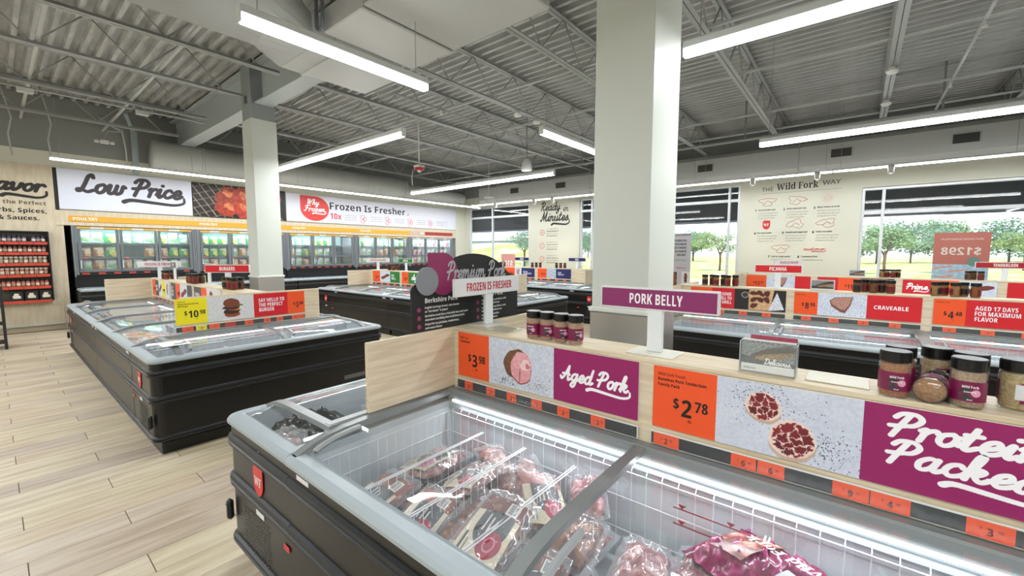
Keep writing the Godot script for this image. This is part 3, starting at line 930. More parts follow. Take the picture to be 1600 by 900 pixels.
	part(t, "lens", G.new(0).lathe([[0.0, -0.07], [0.03, -0.06], [0.04, -0.03], [0.0, -0.028]], 14).mesh(), mat(0.86, 0.86, 0.86, 0.2))
	part(t, "flex_cable", G.new(0).tube([Vector3(-0.1, 0.0, 0), Vector3(-0.16, -0.06, 0), Vector3(-0.18, -0.2, 0), Vector3(-0.17, -0.34, 0)], 0.006, 5).mesh(), mat(0.8, 0.8, 0.78, 0.5))
	t = thing("bell_pendant", "white bell-shaped pendant hanging below the roof left of the near column", "pendant", Vector3(7.91, 3.5, -6.0))
	part(t, "bell", G.new(0).lathe([[0.0, 0.0], [0.11, 0.0], [0.125, 0.02], [0.12, 0.1], [0.095, 0.2], [0.06, 0.26], [0.03, 0.28], [0.0, 0.28]], 24).mesh(), mat(0.86, 0.86, 0.85, 0.35))
	part(t, "hook", G.new(0).tube([Vector3(0, 0.28, 0), Vector3(0.01, 0.33, 0), Vector3(0, 0.4, 0), Vector3(0, DECK - 3.5, 0)], 0.008, 6).mesh(), mat(0.4, 0.4, 0.4, 0.5))
	t = thing("ceiling_antenna", "white disc antenna on a thin rod over the far windows", "antenna", Vector3(9.92, 3.33, -9.0))
	part(t, "disc", G.new(0).lathe([[0.0, 0.0], [0.15, 0.005], [0.16, 0.02], [0.06, 0.05], [0.03, 0.09], [0.0, 0.09]], 24).mesh(), mat(0.85, 0.85, 0.84, 0.35))
	part(t, "rod", G.new(0).tube([Vector3(0, 0.09, 0), Vector3(0, DECK - 3.33, 0)], 0.01, 6).mesh(), mat(0.8, 0.8, 0.79, 0.4))
	var det := G.new(0).lathe([[0.0, -0.05], [0.06, -0.04], [0.075, -0.01], [0.075, 0.0], [0.0, 0.0]], 16).mesh()
	var ds := [[Vector3(6.35, 4.20, -5.03), "left one of two smoke detectors on a joist near the alarm"], [Vector3(6.95, 4.20, -5.03), "right one of two smoke detectors on a joist near the alarm"], [Vector3(8.2, 4.20, 0.25), "upper one of two white detectors on the joist at the right"], [Vector3(9.9, 4.20, 0.25), "lower one of two white detectors on the joist at the right"]]
	for d in ds:
		t = thing("smoke_detector", d[1], "detector", d[0], 0, "detectors under the joists")
		part(t, "body", det, mat(0.88, 0.88, 0.86, 0.4))
		part(t, "mount", G.new(0).lathe([[0.0, 0.0], [0.05, 0.0], [0.05, 0.05], [0.0, 0.05]], 12).mesh(), mat(0.8, 0.8, 0.78, 0.4))

# ------------------------------------------------------------------ island freezers
const DEEP := 0.942      # outer side to spine
const WIDE := 2.10       # whole island
const CAP := 0.73        # depth of an end unit

func rr(x0: float, x1: float, z0: float, z1: float, r: float, y: float) -> Array:
	var l := []
	var s := 0.0008
	for c in [[x0, z0, r, PI], [x1, z0, s, PI * 1.5], [x1, z1, s, 0.0], [x0, z1, r, PI * 0.5]]:
		var rad: float = c[2]
		var cx: float = c[0] + (rad if c[0] == x0 else -rad)
		var cz: float = c[1] + (rad if c[1] == z0 else -rad)
		for k in 6:
			var a: float = c[3] + PI / 2 * k / 5.0
			l.append(Vector3(cx + cos(a) * rad, y, cz + sin(a) * rad))
	return l

func skin(prof: Array, len: float, deep: float, cap: bool, rad: float) -> ArrayMesh:
	var loops := []
	for p in prof:
		var o: float = p[0]
		var e := o if cap else minf(o, 0.0) * 0.5
		loops.append(rr(-o, deep + minf(o, 0.0), -e + 0.002, len + e - 0.002, maxf(0.004, (rad if cap else 0.004) + minf(o, 0.0)), p[1]))
	return G.new().loft(loops).mesh()

func lid_y(x: float) -> float:
	var c := [[0.02, 0.795], [0.06, 0.812], [0.10, 0.828], [0.16, 0.843], [0.24, 0.851], [0.34, 0.854], [1.2, 0.860]]
	for i in c.size() - 1:
		if x <= c[i + 1][0]:
			return lerpf(c[i][1], c[i + 1][1], clampf((x - c[i][0]) / (c[i + 1][0] - c[i][0]), 0, 1))
	return 0.86

func lid_curve(x0: float, x1: float, dy: float) -> Array:
	var l := []
	for x in [0.02, 0.04, 0.06, 0.08, 0.10, 0.13, 0.16, 0.20, 0.24, 0.29, 0.34, 0.5, 0.7, 0.9, 1.1]:
		if x > x0 and x < x1: l.append(Vector2(x, lid_y(x) + dy))
	l.push_front(Vector2(x0, lid_y(x0) + dy))
	l.push_back(Vector2(x1, lid_y(x1) + dy))
	return l

func arch(z: float, w: float, x0: float, x1: float, up: float, down: float) -> ArrayMesh:
	var top := lid_curve(x0, x1, up)
	var bot := lid_curve(x0, x1, -down)
	bot.reverse()
	return G.new().extr(top + bot, z - w / 2, z + w / 2).mesh()

func shield(h: float) -> Array:
	var p := [Vector2(0.36 * h, 0.44 * h)]
	for k in 5:
		var a := PI / 2 + PI / 2 * k / 4.0
		p.append(Vector2(-0.16 * h + cos(a) * 0.2 * h, 0.28 * h + sin(a) * 0.2 * h))
	for k in 13:
		var a := PI + PI * k / 12.0
		p.append(Vector2(cos(a) * 0.36 * h, -0.05 * h + sin(a) * 0.45 * h))
	return p

# parts of one freezer, made once per size and shared by its copies
func freezer_parts(len: float, deep: float, cap: bool, lids: int) -> Dictionary:
	var key := "freezer %.2f %.2f %s %d" % [len, deep, cap, lids]
	if store.has(key):
		return store[key]
	var r := 0.07
	var d := {}
	d.body = skin([[-0.05, 0.0], [-0.05, 0.09], [-0.006, 0.125], [0.0, 0.14], [0.0, 0.765]], len, deep, cap, r)
	d.bumper = []
	for y in [[0.115, 0.165], [0.43, 0.50], [0.645, 0.71]]:
		var m: float = (y[0] + y[1]) / 2
		d.bumper.append(skin([[-0.004, y[0]], [0.014, y[0] + 0.008], [0.017, m - 0.008], [0.009, m - 0.003], [0.009, m + 0.003], [0.017, m + 0.008], [0.014, y[1] - 0.008], [-0.004, y[1]]], len, deep, cap, r + 0.01))
	d.rim = skin([[0.006, 0.760], [0.014, 0.768], [0.014, 0.782], [0.006, 0.796], [-0.012, 0.803], [-0.05, 0.803], [-0.066, 0.797], [-0.07, 0.77]], len, deep, cap, r)
	var e := 0.07 if cap else 0.034
	var g := G.new()
	var a := Vector3(0.07, 0.34, e)
	var b := Vector3(deep - 0.05, 0.80, len - e)
	g.quad(Vector3(a.x, a.y, a.z), Vector3(a.x, b.y, a.z), Vector3(b.x, b.y, a.z), Vector3(b.x, a.y, a.z))
	g.quad(Vector3(a.x, a.y, b.z), Vector3(b.x, a.y, b.z), Vector3(b.x, b.y, b.z), Vector3(a.x, b.y, b.z))
	g.quad(Vector3(a.x, a.y, a.z), Vector3(a.x, a.y, b.z), Vector3(a.x, b.y, b.z), Vector3(a.x, b.y, a.z))
	g.quad(Vector3(b.x, a.y, a.z), Vector3(b.x, b.y, a.z), Vector3(b.x, b.y, b.z), Vector3(b.x, a.y, b.z))
	g.quad(Vector3(a.x, a.y, a.z), Vector3(b.x, a.y, a.z), Vector3(b.x, a.y, b.z), Vector3(a.x, a.y, b.z))
	d.liner = g.mesh()
	d.ledge = G.new().bev(Vector3(deep - 0.06, 0.80, 0.185 if cap else 0.003), Vector3(deep - 0.004, 0.868, len - (0.185 if cap else 0.003)), 0.008).mesh()
	d.led = G.new().bev(Vector3(deep - 0.075, 0.806, e + 0.03), Vector3(deep - 0.061, 0.818, len - e - 0.03), 0.003).mesh()
	d.arch = []
	d.lid = []
	d.grip = []
	var edges := []
	if cap:
		edges = [0.05, 0.205, len / 2, len - 0.205, len - 0.05]
	else:
		for k in lids + 1:
			edges.append(0.022 + (len - 0.044) * k / lids)
	for z in edges:
		if cap and (z < 0.1 or z > len - 0.1): continue
		d.arch.append(arch(z, 0.044, 0.012, deep - (0.002 if cap else 0.06), 0.008, 0.018))
	for k in edges.size() - 1:
		var z0: float = edges[k] + 0.022
		var z1: float = edges[k + 1] - 0.022
		var c := lid_curve(0.04, deep - 0.061, -0.006)
		g = G.new(0)
		if cap: c.append(Vector2(deep - 0.003, lid_y(deep) - 0.006))
		for i in c.size() - 1:
			var ya := [c[i].y, c[i + 1].y]
			var yb := [c[i].y, c[i + 1].y]
			if cap and k == 0: ya = [0.796, 0.796]
			if cap and k == edges.size() - 2: yb = [0.796, 0.796]
			g.quad(Vector3(c[i].x, ya[0], z0), Vector3(c[i].x, yb[0], z1), Vector3(c[i + 1].x, yb[1], z1), Vector3(c[i + 1].x, ya[1], z0))
		d.lid.append(g.mesh())
		if z1 - z0 > 0.4:
			var h := []
			for p in lid_curve(0.07, 0.27, 0.012): h.append(Vector3(p.x, p.y, z0 + 0.06))
			h.push_front(Vector3(0.07, lid_y(0.07), z0 + 0.06)); h.push_back(Vector3(0.27, lid_y(0.27), z0 + 0.06))
			d.grip.append(G.new().tube(h, 0.013, 6).mesh())
	# wire grid at the back of the well
	g = G.new()
	for y in [0.50, 0.64, 0.755]:
		g.tube([Vector3(deep - 0.085, y, e + 0.02), Vector3(deep - 0.085, y, len - e - 0.02)], 0.0025, 4)
	var z := e + 0.05
	while z < len - e - 0.03:
		g.tube([Vector3(deep - 0.085, 0.36, z), Vector3(deep - 0.085, 0.765, z), Vector3(deep - 0.075, 0.775, z)], 0.002, 4)
		z += 0.062
	for y in [0.64, 0.745]:
		g.tube([Vector3(0.09, y, e + 0.012), Vector3(deep - 0.085, y, e + 0.012)], 0.0025, 4)
	var x := 0.10
	while x < deep - 0.09:
		g.tube([Vector3(x, 0.36, e + 0.012), Vector3(x, 0.75, e + 0.012)], 0.002, 4)
		x += 0.05
	d.basket = g.mesh()
	# one wire divider across the well
	g = G.new()
	for q in [[0.70, -0.006], [0.70, 0.006], [0.56, 0.0]]:
		g.tube([Vector3(0.085, q[0], q[1]), Vector3(deep - 0.09, q[0], q[1])], 0.003, 5)
	x = 0.10
	while x < deep - 0.09:
		g.tube([Vector3(x, 0.36, 0), Vector3(x, 0.70, 0)], 0.002, 4)
		x += 0.042
	d.divider = g.mesh()
	d.badge = G.new().extr(shield(0.15), 0.0, 0.003).mesh()
	g = G.new()
	for i in 12:
		for j in 9:
			g.bev(Vector3(0.18 + i * 0.026 + (j % 2) * 0.013, 0.17 + j * 0.024, 0.0), Vector3(0.189 + i * 0.026 + (j % 2) * 0.013, 0.179 + j * 0.024, 0.004), 0.002)
	d.vent = g.mesh()
	store[key] = d
	return d

func freezer(label: String, group: String, at: Vector3, turn: float, len: float, deep: float, cap: bool, lids: int, divs: Array, lit: float) -> Node3D:
	var d := freezer_parts(len, deep, cap, lids)
	var t := thing("island_freezer", label, "freezer", at, turn, group)
	var black := mat(0.055, 0.052, 0.049, 0.33)
	var rub := mat(0.095, 0.10, 0.11, 0.45)
	var grey := mat(0.60, 0.635, 0.65, 0.38)
	var dark := mat(0.50, 0.515, 0.51, 0.35, 0.2)
	part(t, "body", d.body, black)
	for m in d.bumper: part(t, "bumper_rail", m, rub)
	part(t, "rim", d.rim, grey)
	part(t, "liner", d.liner, mat(0.72, 0.75, 0.77, 0.35))
	part(t, "ledge", d.ledge, dark)
	part(t, "light_strip", d.led, glow(0.95, 0.98, 1.0, 2.6))
	for m in d.arch: part(t, "lid_frame", m, dark)
	for m in d.lid: part(t, "lid_glass", m, clear(0.035))
	for m in d.grip: part(t, "lid_handle", m, mat(0.55, 0.56, 0.56, 0.4))
	part(t, "wire_basket", d.basket, mat(0.84, 0.85, 0.86, 0.35))
	for z in divs:
		part(t, "wire_divider", d.divider, mat(0.86, 0.87, 0.88, 0.35), Vector3(0, 0, z))
	if cap:
		for s in [[len + 0.001, 0.0], [-0.001, 180.0]]:
			var b := part(t, "logo_badge", d.badge, mat(0.80, 0.16, 0.17, 0.4), Vector3(0.40, 0.575, s[0]), "red shield badge with two white letters")
			b.rotation_degrees.y = s[1]
			words(b, "WF", Vector3(0, -0.005, 0.004), 0.042, mat(0.92, 0.9, 0.88, 0.5), "serif bold", 0, 0.8)
			var v := part(t, "vent", d.vent, mat(0.26, 0.27, 0.26, 0.4), Vector3(0.0 if s[1] == 0.0 else 0.66, 0, s[0]))
			v.rotation_degrees.y = s[1]
			var lab := part(t, "spec_label", G.new().box(Vector3(-0.045, -0.012, 0), Vector3(0.045, 0.012, 0.001)).mesh(), mat(0.86, 0.87, 0.87, 0.5), Vector3(0.40, 0.405, s[0]))
			lab.rotation_degrees.y = s[1]
			var cat := part(t, "latch", G.new().bev(Vector3(-0.02, -0.06, 0.0), Vector3(0.02, 0.05, 0.03), 0.012).mesh(), mat(0.05, 0.05, 0.05, 0.4), Vector3(0.03, 0.30, s[0]))
			cat.rotation_degrees.y = s[1]
			var rb := part(t, "red_tag", G.new().bev(Vector3(-0.026, -0.013, 0.0), Vector3(0.026, 0.013, 0.003), 0.002).mesh(), mat(0.78, 0.14, 0.18, 0.4), Vector3(0.685, 0.37, s[0]))
			rb.rotation_degrees.y = s[1]
	else:
		part(t, "maker_plate", G.new().box(Vector3(-0.0015, 0.727, len - 0.18), Vector3(0.0, 0.747, len - 0.08)).mesh(), mat(0.86, 0.84, 0.84, 0.4))
		part(t, "maker_plate", G.new().box(Vector3(-0.0015, 0.727, 0.08), Vector3(0.0, 0.747, 0.18)).mesh(), mat(0.86, 0.84, 0.84, 0.4))
	if lit > 0.0:
		var l := AreaLight3D.new()
		l.name = "well_lamp"
		l.area_size = Vector2(0.009, len - 0.25)
		l.light_energy = lit * len / 9.87
		l.light_color = Color(0.95, 0.98, 1.0)
		l.area_range = 10.0
		l.shadow_enabled = true
		t.add_child(l, true)
		l.position = Vector3(deep - 0.078, 0.803, len / 2)
		l.basis = Basis.looking_at(Vector3(-0.7, -0.7, 0), Vector3(0, 0, 1))
		l.area_size = Vector2(0.009, len - 0.25)
	return t

# an island: two end units, two rows of units, a wooden divider with a shelf
func island(tag: String, x0: float, zf: float, n: int, len: float, lit: float, divs: Array) -> float:
	var za := zf + CAP
	var zb := za + n * len
	var zn := zb + CAP
	var grp := "units of the %s" % tag
	freezer("end freezer unit at the far end of the %s" % tag, grp, Vector3(x0 + WIDE, 0, zf), -90, WIDE, CAP, true, 0, [0.7, 1.35], lit * 0.35)
	freezer("end freezer unit at the near end of the %s" % tag, grp, Vector3(x0, 0, zn), 90, WIDE, CAP, true, 0, [0.7, 1.35], lit * 0.35)
	for k in n:
		var half: String = ["far", "near"][k]
		freezer("black freezer with glass lids, left row of the %s, %s half" % [tag, half], grp, Vector3(x0, 0, za + k * len), 0, len, DEEP, false, 2, divs, lit)
		freezer("black freezer with glass lids, right row of the %s, %s half" % [tag, half], grp, Vector3(x0 + WIDE, 0, za + (k + 1) * len), 180, len, DEEP, false, 2, [], 0.0)
	var t := thing("shelf_divider", "pale wooden divider with a top shelf along the middle of the %s" % tag, "divider", Vector3(x0 + WIDE / 2, 0, 0), 0, "wooden island dividers")
	var h := WIDE / 2 - DEEP
	var wz := wood("z")
	part(t, "side_panel", G.new().box(Vector3(-h, 0.80, za), Vector3(-h + 0.018, 1.197, zb)).mesh(), wz)
	part(t, "side_panel", G.new().box(Vector3(h - 0.018, 0.80, za), Vector3(h, 1.197, zb)).mesh(), wz)
	part(t, "shelf_top", G.new().bev(Vector3(-h - 0.002, 1.197, za + 0.012), Vector3(h + 0.002, 1.215, zb - 0.012), 0.003).mesh(), wz)
	for z in [za - 0.012, zb - 0.012]:
		part(t, "end_panel", G.new().bev(Vector3(-h - 0.565, 0.869, z), Vector3(h + 0.565, 1.215, z + 0.024), 0.003).mesh(), wood("x"))
	return zn

# ------------------------------------------------------------------ signs
const ORANGE := Color(0.90, 0.32, 0.12)
const PURPLE := Color(0.56, 0.08, 0.35)
const RED := Color(0.78, 0.09, 0.13)
const YELLOW := Color(0.90, 0.84, 0.08)
const GREEN := Color(0.16, 0.45, 0.19)
const NAVY := Color(0.13, 0.14, 0.35)
const SLATE := Color(0.27, 0.29, 0.30)
const PALE := Color(0.80, 0.80, 0.80)

func cmat(c: Color, rough := 0.4) -> StandardMaterial3D:
	return mat(c.r, c.g, c.b, rough)

func sheet(w: float, h: float) -> QuadMesh:
	var key := "sheet %.3f %.3f" % [w, h]
	if not store.has(key):
		var q := QuadMesh.new()
		q.size = Vector2(w, h)
		store[key] = q
	return store[key]

# price such as $3.98 with raised cents, on a panel whose middle is at
func price(p: Node3D, s: String, at: Vector3, h: float, m: Material, detail := true) -> void:
	var q := s.split(".")
	var w := h * 0.62 * q[0].length()
	words(p, "$", at + Vector3(-w / 2 - h * 0.30, h * 0.14, 0), h * 0.62, m, "sans bold", 0, 0.8)
	words(p, q[0], at + Vector3(-0.02 * h, -0.06 * h, 0), h, m, "sans heavy", 0, 0.82)
	words(p, q[1], at + Vector3(w / 2 + h * 0.48, h * 0.16, 0), h * 0.6, m, "sans bold", 0, 0.8)
	if detail:
		words(p, "/lb.", at + Vector3(w * 0.3, -0.75 * h, 0), h * 0.16, m, "sans", 0, 0.8)

# header sign: panels from left to right, each [kind, width, ...]
func header(label: String, at: Vector3, turn: float, panels: Array, tall := 0.25) -> Node3D:
	var t := thing("header_sign", label, "sign", at, turn, "printed header signs on the islands")
	var ink := mat(0.06, 0.045, 0.04, 0.6)
	var white := mat(0.92, 0.91, 0.91, 0.5)
	var total := 0.0
	for p in panels: total += p[1]
	part(t, "backing_board", G.new().bev(Vector3(0, -tall / 2, 0), Vector3(total, tall / 2, 0.006), 0.001).mesh(), mat(0.86, 0.85, 0.83, 0.5))
	var x := 0.0
	for p in panels:
		var w: float = p[1]
		var mid := Vector3(x + w / 2, 0, 0.0075)
		var up := mid + Vector3(0, 0, 0.0012)
		match p[0]:
			"price":
				var c: Color = p[2]
				part(t, "price_panel", sheet(w, tall), cmat(c), mid)
				price(t, p[3], up + Vector3(w * 0.06, -tall * 0.1, 0), minf(tall * 0.27, w * 0.30), ink)
				var lines: Array = p[4] if p.size() > 4 else []
				for k in lines.size():
					words(t, lines[k], up + Vector3(-w * 0.42, tall * (0.38 - 0.085 * k), 0), tall * 0.048, ink, "sans" if k == 0 else "sans bold", -1, 0.9)
			"photo":
				part(t, "photo_panel", sheet(w, tall), photo(p[2]), mid)
			"block":
				var c: Color = p[2]
				part(t, "slogan_panel", sheet(w, tall), cmat(c), mid)
				var lines: Array = p[3]
				var hh := minf(tall * 0.155, tall * 0.6 / lines.size())
				if p.size() > 4: hh *= p[4]
				for k in lines.size():
					words(t, lines[k], up + Vector3(-w * 0.36, hh * 1.32 * ((lines.size() - 1) / 2.0 - k), 0), hh, white, "sans heavy", -1, 0.92 if lines.size() < 3 else 0.74)
			"script":
				var c: Color = p[2]
				part(t, "slogan_panel", sheet(w, tall), cmat(c), mid)
				var lines: Array = p[3]
				for k in lines.size():
					script(t, lines[k], up + Vector3(0.0, tall * (0.04 if lines.size() == 1 else 0.25 - 0.33 * k), 0), w * p[4], white, 0.17, k == lines.size() - 1, 1.0 if lines.size() == 1 else 0.80)
			"plain":
				part(t, "colour_panel", sheet(w, tall), cmat(p[2]), mid)
			"leaf":
				part(t, "colour_panel", sheet(w, tall), cmat(Color(0.84, 0.86, 0.82)), mid)
				for k in 6:
					var q := part(t, "leaf_print", G.new().extr([Vector2(-0.03, 0), Vector2(0, 0.014), Vector2(0.04, 0), Vector2(0, -0.014)], 0, 0.001).mesh(), cmat(GREEN), up + Vector3(-w * 0.25 + 0.03 * k, -0.09 + 0.035 * k, 0))
					q.rotation_degrees.z = -40.0 + 55.0 * (k % 2)
		x += w
	return t

# plastic price rail with orange tags; marks: [position along, width, text]
func price_rail(label: String, at: Vector3, turn: float, len: float, marks: Array, tagc := ORANGE) -> void:
	var t := thing("price_rail", label, "price rail", at, turn, "price rails below the header signs")
	part(t, "channel", G.new().bev(Vector3(-0.006, -0.028, 0), Vector3(len + 0.006, 0.028, 0.005), 0.002).mesh(), mat(0.82, 0.82, 0.80, 0.35))
	part(t, "blank_strip", sheet(len, 0.046), mat(0.16, 0.16, 0.165, 0.4), Vector3(len / 2, 0, 0.0062))
	for m in marks:
		var c: Color = m[3] if m.size() > 3 else tagc
		var tag := part(t, "price_tag", G.new().box(Vector3(-m[1] / 2, -0.024, 0), Vector3(m[1] / 2, 0.024, 0.001)).mesh(), cmat(c, 0.35), Vector3(m[0], 0, 0.0065))
		if m[2] != "":
			words(tag, m[2], Vector3(0, -0.004, 0.0016), 0.021, mat(0.06, 0.05, 0.04, 0.5), "sans bold", 0, 0.85)
			words(tag, "98", Vector3(0.019, 0.002, 0.0016), 0.009, mat(0.06, 0.05, 0.04, 0.5), "sans", 0, 0.85)
			words(tag, "$", Vector3(-0.017, 0.004, 0.0016), 0.008, mat(0.06, 0.05, 0.04, 0.5), "sans", 0, 0.85)
	part(t, "clear_cover", sheet(len, 0.05), clear(0.03, 0.06), Vector3(len / 2, 0, 0.0105))

# sign on a white post, standing on the shelf
func post_sign(label: String, at: Vector3, turn: float, s: String, face: Color, ink: Color, w := 0.505, h := 0.095) -> void:
	var t := thing("post_sign", label, "sign", at, turn, "signs on white posts")
	part(t, "base_plate", G.new().bev(Vector3(-0.10, 0, -0.075), Vector3(0.10, 0.005, 0.075), 0.002).mesh(), mat(0.84, 0.83, 0.78, 0.35))
	part(t, "post", G.new().bev(Vector3(-0.033, 0.005, -0.014), Vector3(0.033, 0.20, 0.010), 0.004).mesh(), mat(0.84, 0.85, 0.85, 0.4))
	part(t, "sign_box", G.new().bev(Vector3(-w / 2, 0.185, -0.014), Vector3(w / 2, 0.185 + h, 0.014), 0.003).mesh(), mat(0.84, 0.84, 0.83, 0.4))
	for f in [[0.0148, 0.0], [-0.0148, 180.0]]:
		var q := part(t, "sign_face", sheet(w - 0.014, h - 0.014), cmat(face, 0.3), Vector3(0, 0.185 + h / 2, f[0]))
		q.rotation_degrees.y = f[1]
		words(q, s, Vector3(0, -0.001, 0.0012), h * 0.46, cmat(ink, 0.5), "sans bold", 0, 0.66)

func build_near_signs() -> void:
	var xs := 1.667 - 0.006
	# spine face towards the camera: text runs along +Z
	header("purple header sign reading Aged Pork with a ham photo and $3.98", Vector3(xs + 0.005, 1.071, -1.747), -90, [
		["price", 0.237, ORANGE, "3.98", ["Wild Fork", "Tenderloin"]], ["photo", 0.417, "ham"], ["script", 0.42, PURPLE, ["Aged Pork"], 0.82]])
	header("purple header sign reading Protein Packed with two raw chops and $2.78", Vector3(xs + 0.005, 1.071, -0.611), -90, [
		["price", 0.237, ORANGE, "2.78", ["Wild Fork Foods", "Boneless Pork Tenderloin", "Family Pack"]], ["photo", 0.417, "chops"], ["script", 0.42, PURPLE, ["Protein", "Packed"], 0.78]])
	price_rail("price rail with small orange tags under the Aged Pork sign", Vector3(xs - 0.004, 0.899, -1.747), -90, 1.074, [[0.09, 0.062, "2"], [0.255, 0.062, "7"], [0.40, 0.062, "3"], [0.56, 0.062, "3"], [0.715, 0.066, "3"], [0.895, 0.07, "3"]])
	price_rail("price rail with wide orange tags under the Protein Packed sign", Vector3(xs - 0.004, 0.899, -0.611), -90, 1.074, [[0.06, 0.10, "2"], [0.335, 0.08, "6"], [0.42, 0.08, "6"], [0.635, 0.09, "9"], [0.728, 0.09, "4"], [0.93, 0.09, "3"], [1.03, 0.08, "3"]])
	header("purple header sign section beyond the right edge of the view", Vector3(xs + 0.005, 1.071, 0.525), -90, [
		["price", 0.237, ORANGE, "4.98"], ["photo", 0.417, "ham"], ["script", 0.42, PURPLE, ["Aged Pork"], 0.82]])
	post_sign("purple sign reading Pork Belly on a white post beside the near column", Vector3(1.78, 1.215, -0.655), -90, "PORK BELLY", Color(0.52, 0.16, 0.38), Color(0.93, 0.92, 0.92))
	post_sign("white sign with red letters Frozen is Fresher in front of the black pork sign", Vector3(1.865, 1.215, -1.70), 0, "FROZEN IS FRESHER", Color(0.84, 0.84, 0.84), Color(0.70, 0.08, 0.14), 0.56, 0.10)
	# black arched sign standing on the end panel
	var t := thing("arched_sign", "black arched board reading Premium Pork with purple drop and grey disc", "sign", Vector3(1.83, 1.215, -1.812))
	var p := [Vector2(-0.45, 0.0), Vector2(-0.45, 0.225)]
	for k in 7:
		var a := PI - PI / 2 * k / 6.0
		p.append(Vector2(-0.36 + cos(a) * 0.09, 0.225 + sin(a) * 0.05))
	for k in 15:
		var a := PI * 0.80 - PI * 0.60 * k / 14.0
		p.append(Vector2(0.02 + cos(a) * 0.40, 0.13 + sin(a) * 0.295))
	for k in 5:
		var a := PI / 2 - PI / 2 * k / 4.0
		p.append(Vector2(0.37 + cos(a) * 0.08, 0.24 + sin(a) * 0.05))
	p.append(Vector2(0.45, 0.0))
	var board := mat(0.085, 0.09, 0.085, 0.5)
	part(t, "board", G.new().extr(p, -0.004, 0.004).mesh(), board)
	var drop := [Vector2(-0.105, 0.125)]
	for k in 17:
		var a := -PI / 2 + PI * k / 16.0
		drop.append(Vector2(0.0 + cos(a) * 0.115, sin(a) * 0.125))
	drop.append(Vector2(-0.105, 0.125))
	var dp := []
	for k in 25:
		var a := PI / 2 - PI * 1.5 * k / 24.0
		dp.append(Vector2(cos(a) * 0.11, sin(a) * 0.12))
	dp.append(Vector2(-0.11, 0.12))
	part(t, "purple_drop", G.new().extr(dp, 0.004, 0.008).mesh(), mat(0.54, 0.16, 0.34, 0.45), Vector3(-0.225, 0.31, 0), "purple drop shape")
	part(t, "grey_disc", G.new().lathe([[0.0, 0.0], [0.078, 0.0], [0.078, 0.004], [0.0, 0.004]], 32).mesh(), mat(0.50, 0.51, 0.53, 0.45), Vector3(-0.345, 0.275, 0.008)).rotation_degrees.x = 90
	var pale := mat(0.66, 0.66, 0.67, 0.4)
	script(t, "Premium Pork", Vector3(0.055, 0.315, 0.0095), 0.53, pale, 0.13, false, 1.3)
	var white := mat(0.90, 0.90, 0.88, 0.5)
	words(t, "Berkshire Pork", Vector3(-0.36, 0.168, 0.005), 0.026, white, "sans heavy", -1, 0.95)
	words(t, "Iberico Pork", Vector3(0.09, 0.168, 0.005), 0.026, white, "sans heavy", -1, 0.95)
	var left := ["English heritage breed, also known", "as \"Kurobuta\" in Japan", "Berkshire meat has a rich pink hue and more", "abundant marbling than traditional pork", "Prized for its juiciness, tenderness,", "and sweet flavor"]
	var right := ["from the Iberian peninsula, with", "the European wild boar", "meat is almost beef-like in color", "when served medium-rare", "usually marbled with a", "rich, smooth texture"]
	for k in 6:
		var y := 0.130 - 0.021 * k - 0.004 * (k / 2)
		words(t, left[k], Vector3(-0.36, y, 0.005), 0.0115, white, "sans bold", -1, 0.95)
		words(t, right[k], Vector3(0.09, y, 0.005), 0.0115, white, "sans bold", -1, 0.95)
		if k % 2 == 0:
			for x in [-0.40, 0.055]:
				var dd := part(t, "bullet", G.new().lathe([[0.0, 0.0], [0.013, 0.0], [0.013, 0.001], [0.0, 0.001]], 14).mesh(), mat(0.54, 0.20, 0.34, 0.45), Vector3(x, y - 0.008, 0.004))
				dd.rotation_degrees.x = 90

